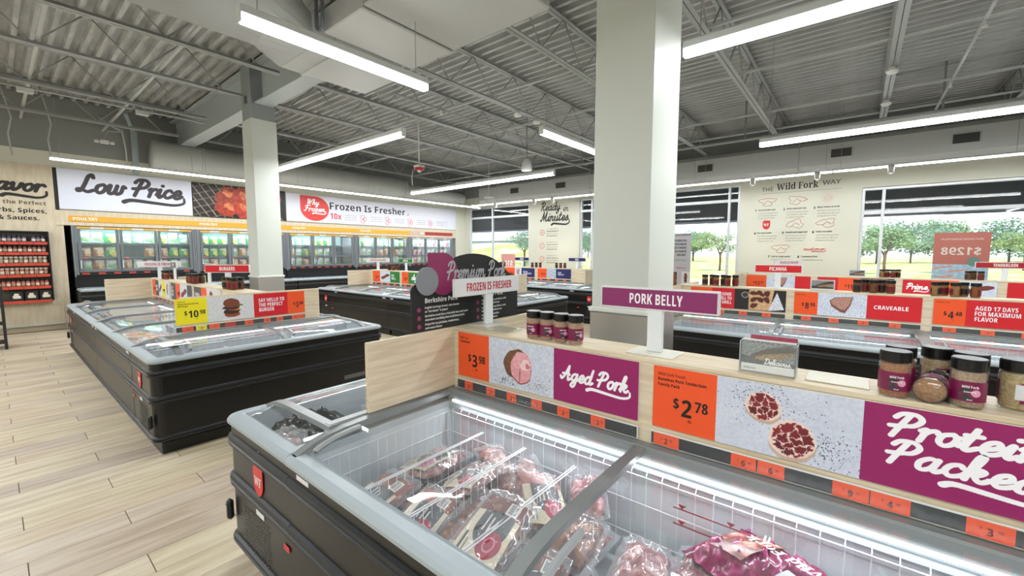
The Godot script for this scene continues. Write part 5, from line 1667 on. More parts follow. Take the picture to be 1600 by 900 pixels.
func build_jars() -> void:
	var y := 1.2152
	for k in 4:
		jar("seasoning jar in the row of four on the pork shelf, %s from the left" % ordinal(k), Vector3(1.712 + 0.004 * (k % 2), y, [-1.250, -1.172, -1.088, -1.010][k]), [-35, -6, 2, 8][k], "four jars in a row on the pork shelf", Color(0.68, 0.52, 0.38))
	var g := "jars at the right end of the pork shelf"
	jar("upright jar of brown seasoning at the left of the cluster beside the lying jar", Vector3(1.705, y, 0.108), -40, g, Color(0.62, 0.38, 0.18))
	jar("upright jar of pale seasoning in front of the cluster, right of the lying jar", Vector3(1.712, y, 0.262), -46, g, Color(0.64, 0.52, 0.40))
	jar("jar with a black lid behind the leftmost upright jar", Vector3(1.795, y, 0.125), 60, g, Color(0.55, 0.38, 0.22))
	jar("jar showing the back of its label behind the lying jar", Vector3(1.846, y, 0.212), 100, g, Color(0.66, 0.54, 0.38))
	jar("jar mostly hidden behind the pale seasoning jar", Vector3(1.803, y, 0.279), 120, g, Color(0.6, 0.42, 0.26))
	jar("jar of yellowish seasoning at the right end of the cluster", Vector3(1.775, y, 0.366), 106, g, Color(0.70, 0.60, 0.40))
	var lying := jar("seasoning jar lying on its side, its round base towards the viewer", Vector3(1.668, y + 0.0377, 0.180), 0, g, Color(0.62, 0.44, 0.25))
	lying.rotation_degrees = Vector3(0, 0, -90)
	lying.basis = Basis(Vector3.UP, deg_to_rad(-14)) * Basis(Vector3(0, 0, 1), deg_to_rad(-90))
	# recipe cards in a clear holder
	var t := thing("leaflet_holder", "clear holder of recipe leaflets reading Delicious with a grilled rib photo", "leaflet holder", Vector3(1.735, y, -0.227), -90)
	var cl := clear(0.07, 0.04)
	part(t, "tray", G.new().bev(Vector3(-0.088, 0.0, -0.03), Vector3(0.088, 0.004, 0.03), 0.001).mesh(), cl)
	part(t, "front_wall", G.new().box(Vector3(-0.088, 0.004, 0.026), Vector3(0.088, 0.108, 0.029)).mesh(), cl)
	part(t, "back_wall", G.new().box(Vector3(-0.088, 0.004, -0.029), Vector3(0.088, 0.125, -0.026)).mesh(), cl)
	for s in [-1.0, 1.0]:
		part(t, "side_wall", G.new().box(Vector3(s * 0.0865 - 0.0015, 0.004, -0.026), Vector3(s * 0.0865 + 0.0015, 0.112, 0.026)).mesh(), mat(0.74, 0.76, 0.77, 0.15))
	part(t, "leaflet_stack", G.new().bev(Vector3(-0.082, 0.005, -0.022), Vector3(0.082, 0.118, 0.018), 0.001).mesh(), mat(0.80, 0.79, 0.77, 0.6))
	part(t, "front_leaflet", sheet(0.164, 0.084), photo("rib"), Vector3(0, 0.074, 0.0190))
	part(t, "white_foot", sheet(0.164, 0.027), mat(0.86, 0.86, 0.85, 0.5), Vector3(0, 0.0185, 0.0191))
	part(t, "pink_edge", G.new().box(Vector3(-0.06, 0.118, -0.02), Vector3(0.084, 0.132, -0.012)).mesh(), mat(0.58, 0.22, 0.30, 0.5))
	script(t, "Delicious", Vector3(0.03, 0.044, 0.0200), 0.082, mat(0.92, 0.92, 0.91, 0.5), 0.16, true, 1.1)
	words(t, "Wild Fork", Vector3(-0.055, 0.016, 0.0198), 0.006, mat(0.2, 0.2, 0.2, 0.5), "serif bold", 0, 0.9)
	# thin clear trays left on the shelf
	var pl := G.new().bev(Vector3(-0.07, 0, -0.085), Vector3(0.07, 0.004, 0.085), 0.0015).mesh()
	for q in [[-1.52, "flat clear tray beside the Frozen is Fresher post"], [-0.03, "flat clear tray right of the leaflet holder"], [0.47, "flat clear tray at the right edge of the pork shelf"]]:
		single("shelf_tray", q[1], "tray", pl, mat(0.74, 0.715, 0.62, 0.18), Vector3(1.785, y, q[0]), "flat trays on the pork shelf")
	# clusters on the other islands
	rng.seed = 5
	var cl2 := [
		[1.72, -5.75, 5, "beside the burgers sign"], [1.72, -7.2, 5, "behind the burgers sign"], [1.72, -8.55, 4, "at the far end of the left island"],
		[5.88, -8.5, 4, "left of the green sign"], [5.88, -7.2, 3, "right of the green sign"],
		[9.50, -8.3, 5, "left of the first navy sign"], [9.50, -7.0, 5, "right of the first navy sign"], [9.50, -6.2, 4, "on the far right island"],
		[5.86, -1.52, 6, "by the near column"], [5.86, 0.02, 5, "above the Craveable sign"], [5.86, 0.62, 5, "above the Aged 17 sign"],
		[9.50, 0.35, 4, "before the right window"], [9.50, 1.35, 3, "below the window poster"],
	]
	for c in cl2:
		for k in c[2]:
			var col: Color = [Color(0.42, 0.28, 0.16), Color(0.54, 0.32, 0.16), Color(0.58, 0.42, 0.24)][rng.randi() % 3]
			jar("small jar %s, %s from the left" % [c[3], ordinal(k)], Vector3(c[0] + 0.09 * (k % 2), y, c[1] + 0.068 * k), rng.randf() * 360, "jars " + c[3], col, Color(0.42, 0.07, 0.12) if k % 3 else Color(0.12, 0.10, 0.10), false)
	# small boxes and cards on the shelves
	for q in [[5.88, -0.28, "clear leaflet holder above the Craveable sign"], [9.50, 0.02, "clear leaflet holder on the far row before the wall of steps"], [9.50, 2.15, "leaflet holder at the right edge of the far row"]]:
		var h := thing("leaflet_holder", q[2], "leaflet holder", Vector3(q[0], y, q[1]), -90)
		part(h, "leaflet", G.new().bev(Vector3(-0.11, 0, -0.01), Vector3(0.11, 0.12, 0.01), 0.002).mesh(), mat(0.76, 0.76, 0.76, 0.5))
		part(h, "photo_print", sheet(0.2, 0.09), photo("rib"), Vector3(0, 0.068, 0.0115))

# spice shelves let into the back wall
func build_spice_wall() -> void:
	var t := thing("spice_shelf", "dark shelf unit of sauces and spices on the back wall at the left edge", "shelf", Vector3(-0.62, 0, BACK))
	var dk := mat(0.16, 0.14, 0.13, 0.6)
	part(t, "back_board", G.new().box(Vector3(0, 0.64, 0.0), Vector3(1.40, 2.07, 0.02)).mesh(), mat(0.34, 0.30, 0.27, 0.6))
	part(t, "top_board", G.new().box(Vector3(0, 2.05, 0.02), Vector3(1.40, 2.07, 0.16)).mesh(), dk)
	for x in [0.0, 1.385]:
		part(t, "side_board", G.new().box(Vector3(x, 0.64, 0.02), Vector3(x + 0.015, 2.05, 0.16)).mesh(), dk)
	var ys := [0.64, 0.93, 1.17, 1.40, 1.62, 1.83]
	var d := jar_parts()
	rng.seed = 21
	for s in 6:
		var y: float = ys[s]
		var sh := part(t, "shelf_board", G.new().box(Vector3(0.015, y, 0.02), Vector3(1.385, y + 0.018, 0.17)).mesh(), dk)
		for k in 7:
			part(sh, "price_tag", G.new().box(Vector3(0.03 + 0.192 * k, y - 0.035, 0.171), Vector3(0.215 + 0.192 * k, y + 0.022, 0.173)).mesh(), mat(0.74, 0.25, 0.17, 0.5))
		if s == 0:
			for k in 3:
				var b := thing("salt_box", ["black box with a white picture on the bottom spice shelf, left of three", "black box with a white picture on the bottom spice shelf, middle of three", "black box with a white picture on the bottom spice shelf, right of three"][k], "box", Vector3(0.27 + 0.2 * k, y + 0.0182, BACK + 0.09), 0, "three black boxes on the bottom spice shelf")
				part(b, "carton", G.new().bev(Vector3(-0.085, 0, -0.05), Vector3(0.085, 0.20, 0.05), 0.003).mesh(), mat(0.09, 0.085, 0.08, 0.5))
				part(b, "picture", G.new().extr([Vector2(-0.05, 0.05), Vector2(0.05, 0.05), Vector2(0.055, 0.09), Vector2(0.02, 0.12), Vector2(0.03, 0.15), Vector2(-0.03, 0.155), Vector2(-0.04, 0.12), Vector2(-0.06, 0.09)], 0.05, 0.0515).mesh(), mat(0.82, 0.79, 0.72, 0.5))
			continue
		var cols := [Color.BLACK, Color(0.62, 0.24, 0.16), Color(0.58, 0.30, 0.18), Color(0.52, 0.40, 0.30), Color(0.42, 0.20, 0.16), Color(0.16, 0.18, 0.34)]
		for k in 13:
			if s == 5 and k == 9: continue
			var o := thing("spice_jar", "spice jar on the wall shelf %s from the top, %s from the left" % [ordinal(5 - s), ordinal(k)], "jar", Vector3(-0.08 + 0.0645 * k, y + 0.0182, BACK + 0.115), 0, "jars on the spice wall")
			part(o, "bottle", d.glass, cmat(cols[s].lightened(0.06 * (rng.randi() % 3)), 0.35)).scale = Vector3(0.78, 1.0, 0.78)
			part(o, "cap", d.lid, mat(0.78, 0.74, 0.70, 0.4) if s == 2 or s == 3 else mat(0.08, 0.07, 0.07, 0.4)).scale = Vector3(0.78, 1.0, 0.78)
			part(o, "label", d.label, mat(0.80, 0.76, 0.70, 0.5) if (k + s) % 2 else mat(0.62, 0.52, 0.42, 0.5)).scale = Vector3(0.79, 0.9, 0.79)
	# dark wire rack at the left edge
	t = thing("wire_rack", "black metal rack with shelves at the left edge of the floor", "rack", Vector3(-0.36, 0, -11.3))
	var bk := mat(0.10, 0.09, 0.085, 0.5)
	for x in [-0.42, 0.42]:
		for z in [-0.2, 0.2]:
			part(t, "post", G.new().box(Vector3(x - 0.018, 0, z - 0.018), Vector3(x + 0.018, 1.05, z + 0.018)).mesh(), bk)
	for y in [0.10, 0.42, 0.72, 1.0]:
		part(t, "shelf", G.new().box(Vector3(-0.43, y, -0.21), Vector3(0.43, y + 0.02, 0.21)).mesh(), bk)

# ------------------------------------------------------------------ meat packs in the near freezer
func lump(nx: int, nz: int, sx: float, sz: float, thick: float, sd: int, rough: float, flat_rim := 0.0, lift := 0.0) -> ArrayMesh:
	var n := FastNoiseLite.new()
	n.seed = sd
	n.frequency = 1.0
	n.fractal_octaves = 3
	var st := SurfaceTool.new()
	st.begin(Mesh.PRIMITIVE_TRIANGLES)
	st.set_smooth_group(0)
	for side in [1.0, -1.0]:
		for i in nx:
			for j in nz:
				var q := []
				for k in [[0, 0], [1, 0], [1, 1], [0, 1]]:
					var u: float = (i + k[0]) * 2.0 / nx - 1.0
					var v: float = (j + k[1]) * 2.0 / nz - 1.0
					var e := clampf((1.0 - pow(absf(u), 2.6)) * (1.0 - pow(absf(v), 2.6)), 0.0, 1.0)
					if flat_rim > 0.0:
						e = clampf((1.0 - maxf(absf(u), absf(v)) - flat_rim * 0.5) / (1.0 - flat_rim), 0.0, 1.0)
						e = smoothstep(0.0, 0.5, e)
					var h := pow(e, 0.5) * thick / 2
					var w := n.get_noise_2d(u * 3.2 + side * 9.0, v * 3.2)
					var crease := 1.0 - absf(n.get_noise_2d(u * 6.0 + 40.0, v * 5.0 - side * 3.0)) * 2.0
					var y: float = side * h * (1.0 + 0.35 * w) + rough * (w + crease * 0.7) * (0.35 + 0.65 * e) * (1.0 if side > 0 else 0.2)
					if flat_rim <= 0.0 and e <= 0.0: y = 0.0
					var rx: float = sx * (1.0 - 0.05 * v * v + 0.03 * n.get_noise_1d(v * 5.0))
					var rz: float = sz * (1.0 - 0.05 * u * u + 0.04 * n.get_noise_1d(u * 4.0 + 7.0))
					q.append(Vector3(u * rx / 2, y + lift, v * rz / 2))
				if side > 0:
					for k in [0, 1, 2, 0, 2, 3]: st.add_vertex(q[k])
				else:
					for k in [0, 2, 1, 0, 3, 2]: st.add_vertex(q[k])
	st.generate_normals()
	return st.commit()

# sheet following the top of a pack
func on_top(sx: float, sz: float, x0: float, x1: float, z0: float, z1: float, thick: float, sd: int) -> ArrayMesh:
	var n := FastNoiseLite.new()
	n.seed = sd
	n.frequency = 1.4
	return patch(10, 8, func(a: float, b: float) -> Vector3:
		var x := lerpf(x0, x1, a)
		var z := lerpf(z1, z0, b)
		var u := 2 * x / sx
		var v := 2 * z / sz
		var e := clampf((1.0 - pow(absf(u), 2.6)) * (1.0 - pow(absf(v), 2.6)), 0.0, 1.0)
		return Vector3(x, pow(e, 0.5) * thick / 2 * 1.03 + 0.006 + 0.002 * n.get_noise_2d(u * 2, v * 2), z))

func meat_pack(label: String, at: Vector3, rot: Vector3, size: Vector3, meat: int, lab: int, sd: int) -> Node3D:
	var t := thing("meat_pack", label, "meat pack", at, 0, "meat packs in the pork freezer")
	t.rotation_degrees = rot
	part(t, "meat", lump(14, 12, size.x * 0.84, size.z * 0.78, size.y * 0.86, sd, 0.005), meat_mat(meat))
	if lab >= 0:
		part(t, "label", on_top(size.x, size.z, -size.x * 0.42, size.x * 0.32, -size.z * 0.37, size.z * 0.37, size.y * 0.9, sd), pack_label(lab))
	part(t, "wrap", lump(26, 22, size.x, size.z, size.y * 1.0 + 0.010, sd + 50, 0.0070, 0.10, 0.002), clear(0.14, 0.10, Color(0.92, 0.93, 0.95)))
	return t

func build_packs() -> void:
	# bays of the first pork freezer lie between its wire dividers
	var L := [
		["flat pork pack with a pink roundel against the front wall of the pork freezer", Vector3(0.955, 0.62, -1.50), Vector3(4, 4, 10), Vector3(0.34, 0.05, 0.22), 3, 3],
		["cloudy bag of ribs at the back left of the pork freezer", Vector3(1.32, 0.60, -1.56), Vector3(-10, 10, -8), Vector3(0.40, 0.09, 0.22), 0, 3],
		["pork pack with slate and crimson label lying behind the front rim", Vector3(1.00, 0.615, -1.245), Vector3(14, 18, 8), Vector3(0.34, 0.07, 0.20), 2, 0],
		["pork pack with a white barcode sticker in the second bay", Vector3(1.31, 0.62, -1.29), Vector3(-12, 14, -6), Vector3(0.34, 0.07, 0.20), 0, 1],
		["small bag of ribs in the back corner of the second bay", Vector3(1.52, 0.60, -1.34), Vector3(0, 60, 20), Vector3(0.24, 0.09, 0.18), 1, -1],
		["dark glazed pork seen edge on in the third bay", Vector3(1.10, 0.56, -1.10), Vector3(48, 8, 0), Vector3(0.42, 0.06, 0.22), 2, -1],
		["clear bag of meat leaning at the back of the third bay", Vector3(1.46, 0.60, -1.14), Vector3(30, -20, 16), Vector3(0.26, 0.10, 0.20), 1, -1],
		["large pork pack with a crimson roundel lying on top in the middle", Vector3(1.06, 0.665, -0.945), Vector3(8, 14, 6), Vector3(0.40, 0.07, 0.22), 2, 2],
		["second pork pack half under the one on top in the middle", Vector3(0.95, 0.60, -0.985), Vector3(6, 20, 4), Vector3(0.36, 0.06, 0.20), 1, 0],
		["tall clear pork bag with a crimson roundel standing in the fourth bay", Vector3(1.36, 0.625, -0.96), Vector3(18, 52, 16), Vector3(0.34, 0.10, 0.24), 1, 1],
		["dark pork pack beside the lid frame in the fourth bay", Vector3(1.52, 0.61, -0.83), Vector3(-20, 30, 14), Vector3(0.26, 0.10, 0.18), 3, -1],
		["pork pack with a large slate label under the lid frame", Vector3(0.99, 0.60, -0.735), Vector3(10, 16, 6), Vector3(0.36, 0.06, 0.19), 1, 2],
		["white paper pack beside the lid frame", Vector3(1.30, 0.60, -0.745), Vector3(24, 10, 2), Vector3(0.32, 0.05, 0.18), 2, -1],
		["round tied roast in clear wrap right of the lid frame", Vector3(1.24, 0.60, -0.48), Vector3(6, 12, -4), Vector3(0.40, 0.12, 0.20), 3, -1],
		["second red roast in clear wrap behind the round one", Vector3(1.38, 0.57, -0.34), Vector3(10, 6, -4), Vector3(0.34, 0.10, 0.18), 3, -1],
		["shiny pack seen through the wires under the lid frame", Vector3(1.02, 0.52, -0.56), Vector3(60, 6, 4), Vector3(0.36, 0.06, 0.26), 0, 0],
		["meat pack below the purple bag", Vector3(1.18, 0.46, -0.10), Vector3(5, 30, 0), Vector3(0.36, 0.08, 0.22), 0, -1],
		["pale pack at the bottom right of the pork freezer", Vector3(1.35, 0.46, 0.22), Vector3(0, -20, 0), Vector3(0.36, 0.08, 0.24), 1, 1],
	]
	for k in 10:
		meat_pack("lower-layer pork pack in the %s bay, at the %s" % [ordinal(k / 2), ["front", "back"][k % 2]], Vector3([1.0, 1.36][k % 2], 0.50 + 0.01 * (k % 3), -1.62 + 0.205 * (k / 2)), Vector3(3 * (k % 3), 25 * (k % 4) - 30, 3), Vector3(0.36, 0.08, 0.24), [0, 1, 2][k % 3], [0, -1, 1, 2][k % 4], 500 + k)
	for k in L.size():
		meat_pack(L[k][0], L[k][1], L[k][2], L[k][3], L[k][4], L[k][5], 3 * k + 1)
	# purple printed bag, right of the white divider
	var t := thing("purple_bag", "crumpled purple printed bag with white letters and a clear window", "bag", Vector3(1.46, 0.635, -0.17), 0)
	t.rotation_degrees = Vector3(8, 62, -6)
	part(t, "bag", lump(26, 20, 0.40, 0.32, 0.12, 91, 0.018, 0.12), grained("purple film", noise_tex(71, 0.02, [Color(0.46, 0.08, 0.26), Color(0.58, 0.14, 0.36), Color(0.70, 0.34, 0.52)], [0.35, 0.6, 0.9], 256), Vector3(4, 4, 4), 0.2, Color.WHITE, Vector3.ZERO, false))
	part(t, "window_patch", on_top(0.40, 0.32, 0.0, 0.13, -0.11, 0.11, 0.15, 92), meat_mat(0))
	part(t, "pale_label", on_top(0.40, 0.32, -0.16, -0.09, -0.12, -0.03, 0.15, 93), mat(0.80, 0.82, 0.84, 0.25))
	var w := words(t, "Wild Fork", Vector3(-0.05, 0.086, 0.02), 0.040, mat(0.90, 0.88, 0.88, 0.4), "serif bold", 0, 0.9)
	w.rotation_degrees = Vector3(-90, 0, 0)
	# contents of the near end unit
	t = thing("black_bag", "shiny black plastic bag of meat under the corner glass of the near island", "bag", Vector3(0.985, 0.695, -2.20), 30)
	part(t, "bag", lump(24, 20, 0.40, 0.32, 0.15, 33, 0.022, 0.10), mat(0.045, 0.045, 0.05, 0.14))
	part(t, "clear_end", lump(16, 14, 0.20, 0.20, 0.13, 35, 0.016, 0.10, 0.02), clear(0.25, 0.1, Color(0.85, 0.84, 0.84)), Vector3(-0.17, 0.0, 0.03))
	part(t, "meat", lump(12, 12, 0.15, 0.15, 0.10, 36, 0.006), meat_mat(1), Vector3(-0.17, 0.0, 0.03))
	part(t, "paper_label", on_top(0.40, 0.32, -0.06, 0.05, -0.11, 0.0, 0.165, 37), pack_label(0))
	for k in 4:
		meat_pack("silvery wrinkled meat pack in the near end unit, %s from the corner" % ordinal(k), Vector3(1.25 + 0.17 * k, 0.66 + 0.02 * (k % 2), -2.14 - 0.05 * (k % 2)), Vector3(5 * k, 40 + 30 * k, 6), Vector3(0.26, 0.07, 0.18), [0, 1, 0, 3][k], [-1, -1, 0, -1][k], 200 + k)
	# packs seen through the lids of the left island
	rng.seed = 9
	for k in 13:
		var z := -9.0 + k * 0.31
		meat_pack("frozen pack under the left lids of the left island, %s from the far end" % ordinal(k), Vector3(1.02 + 0.08 * (k % 3), 0.60, z), Vector3(rng.randf_range(-8, 8), rng.randf() * 90, rng.randf_range(-6, 6)), Vector3(0.38, 0.08, 0.26), [1, 2, 1, 3][k % 4], [0, 3, -1, 1][k % 4], 300 + k)
	for k in 5:
		meat_pack("red meat pack under the front glass of the left island, %s from the left" % ordinal(k), Vector3(1.15 + k * 0.30, 0.60, -4.72), Vector3(rng.randf_range(-8, 8), rng.randf() * 90, rng.randf_range(-6, 6)), Vector3(0.34, 0.09, 0.24), [0, 3, 1, 3, 3][k], [1, -1, 0, -1, -1][k], 330 + k)
	# paper sheet on the glass of the left island
	t = thing("paper_notice", "white paper sheet with a dark mark lying on the corner glass of the left island", "paper", Vector3(0.90, 0.0, -4.50), 0)
	part(t, "sheet", G.new().bev(Vector3(-0.06, 0.866, -0.13), Vector3(0.14, 0.868, 0.11), 0.0008).mesh(), mat(0.86, 0.86, 0.86, 0.6))
	part(t, "mark", G.new().extr([Vector2(0.0, 0.0), Vector2(0.07, 0.0), Vector2(0.07, 0.03), Vector2(0.045, 0.03), Vector2(0.045, 0.02), Vector2(0.0, 0.02)], 0.0, 0.001).mesh(), mat(0.2, 0.2, 0.22, 0.6), Vector3(0.03, 0.8685, 0.05)).rotation_degrees.x = -90
	t = thing("bay_number", "white number 36 on the black front of the left island", "label", Vector3(2.50, 0.35, -4.2595))
	words(t, "36", Vector3(0, 0.03, 0.001), 0.065, mat(0.88, 0.88, 0.87, 0.5), "sans bold")
	part(t, "grey_plate", G.new().box(Vector3(-0.16, -0.09, 0), Vector3(0.10, -0.045, 0.002)).mesh(), mat(0.36, 0.37, 0.36, 0.5))
	# white price cards held in the wire of the pork freezer
	t = thing("load_limit_mark", "pair of dark red load line arrows printed inside the pork freezer", "marking", Vector3(1.607 - 0.095, 0, -0.36), -90)
	for y in [0.66, 0.72]:
		part(t, "line", G.new().box(Vector3(-0.11, y, 0), Vector3(0.11, y + 0.005, 0.0012)).mesh(), mat(0.52, 0.10, 0.14, 0.5))
		for x in [-0.08, 0.08]:
			part(t, "arrow", G.new().extr([Vector2(-0.014, 0.016), Vector2(0.014, 0.016), Vector2(0, 0)], 0, 0.0012).mesh(), mat(0.52, 0.10, 0.14, 0.5), Vector3(x, y + 0.004, 0))

# ------------------------------------------------------------------ printed pictures (flat print on signs, labels and bags)
func poly_fill(im: Image, p: Array, c: Color) -> void:
	var y0 := 1e9
	var y1 := -1e9
	for q in p:
		y0 = minf(y0, q.y); y1 = maxf(y1, q.y)
	for y in range(maxi(0, int(y0)), mini(im.get_height() - 1, int(y1)) + 1):
		var xs := []
		for i in p.size():
			var a: Vector2 = p[i]; var b: Vector2 = p[(i + 1) % p.size()]
			if (a.y <= y + 0.5) != (b.y <= y + 0.5):
				xs.append(a.x + (y + 0.5 - a.y) / (b.y - a.y) * (b.x - a.x))
		xs.sort()
		for i in range(0, xs.size() - 1, 2):
			im.fill_rect(Rect2i(int(xs[i]), y, maxi(1, int(xs[i + 1]) - int(xs[i])), 1), c)

func blob(im: Image, cx: float, cy: float, rx: float, ry: float, turn: float, c: Color, rag := 0.08, sd := 1) -> void:
	var r := RandomNumberGenerator.new()
	r.seed = sd
	var ph := [r.randf() * TAU, r.randf() * TAU, r.randf() * TAU]
	var p := []
	for i in 40:
		var t := TAU * i / 40
		var k := 1.0 + rag * (sin(2 * t + ph[0]) + 0.7 * sin(3 * t + ph[1]) + 0.5 * sin(7 * t + ph[2]))
		p.append(Vector2(cx, cy) + Vector2(cos(t) * rx * k, sin(t) * ry * k).rotated(turn))
	poly_fill(im, p, c)

func dots(im: Image, n: int, area: Rect2, c: Color, sd: int, size := 2) -> void:
	var r := RandomNumberGenerator.new()
	r.seed = sd
	for i in n:
		var x := r.randfn(area.get_center().x, area.size.x / 4)
		var y := r.randfn(area.get_center().y, area.size.y / 4)
		im.fill_rect(Rect2i(int(x), int(y), 1 + r.randi() % size, 1 + r.randi() % size), c)

# mottles the colours of a picture with noise
func mottle(im: Image, sd: int, freq: float, amount: float, fibre := 1.0) -> void:
	var n := FastNoiseLite.new()
	n.seed = sd
	n.frequency = freq
	for y in im.get_height():
		for x in im.get_width():
			var k := 1.0 + amount * n.get_noise_2d(x, y * fibre)
			var c := im.get_pixel(x, y)
			im.set_pixel(x, y, Color(c.r * k, c.g * k, c.b * k))

func blank(w: int, h: int, c: Color) -> Image:
	var im := Image.create(w, h, false, Image.FORMAT_RGB8)
	im.fill(c)
	return im

func stone(im: Image, sd: int) -> void:
	var n := FastNoiseLite.new()
	n.seed = sd
	n.frequency = 0.009
	n.fractal_type = FastNoiseLite.FRACTAL_RIDGED
	for y in im.get_height():
		for x in im.get_width():
			var k := n.get_noise_2d(x, y) * 0.035
			im.set_pixel(x, y, Color(0.78 - k, 0.80 - k, 0.84 - k * 0.6))

# a cut of meat: rounded red lobes parted by white fat, a pale rim round it
func steak(im: Image, cx: float, cy: float, r: float, sd: int) -> void:
	blob(im, cx + r * 0.02, cy + r * 0.18, r, r * 0.98, 0.2, Color(0.74, 0.64, 0.56), 0.03, sd)
	blob(im, cx, cy, r, r * 0.94, 0.2, Color(0.88, 0.79, 0.74), 0.03, sd)
	var rr := RandomNumberGenerator.new()
	rr.seed = sd
	var seeds := []
	for k in 13:
		var t := k * 2.4
		seeds.append([Vector2(cos(t), sin(t)) * sqrt(k / 13.0) * 0.9 + Vector2(rr.randf(), rr.randf()) * 0.2, rr.randf()])
	var n := FastNoiseLite.new()
	n.seed = sd
	n.frequency = 0.09
	for y in range(int(cy - r), int(cy + r)):
		for x in range(int(cx - r), int(cx + r)):
			if x < 0 or y < 0 or x >= im.get_width() or y >= im.get_height(): continue
			var q := Vector2(x - cx, y - cy) / r + Vector2(n.get_noise_2d(x, y), n.get_noise_2d(x + 90, y)) * 0.16
			if q.length() > 0.84: continue
			var d1 := 9.0
			var d2 := 9.0
			var tone := 0.0
			for s in seeds:
				var d: float = q.distance_to(s[0])
				if d < d1:
					d2 = d1; d1 = d; tone = s[1]
				elif d < d2: d2 = d
			if d2 - d1 > 0.055:
				im.set_pixel(x, y, Color(0.36 + 0.16 * tone, 0.09 + 0.05 * tone, 0.12 + 0.04 * tone))

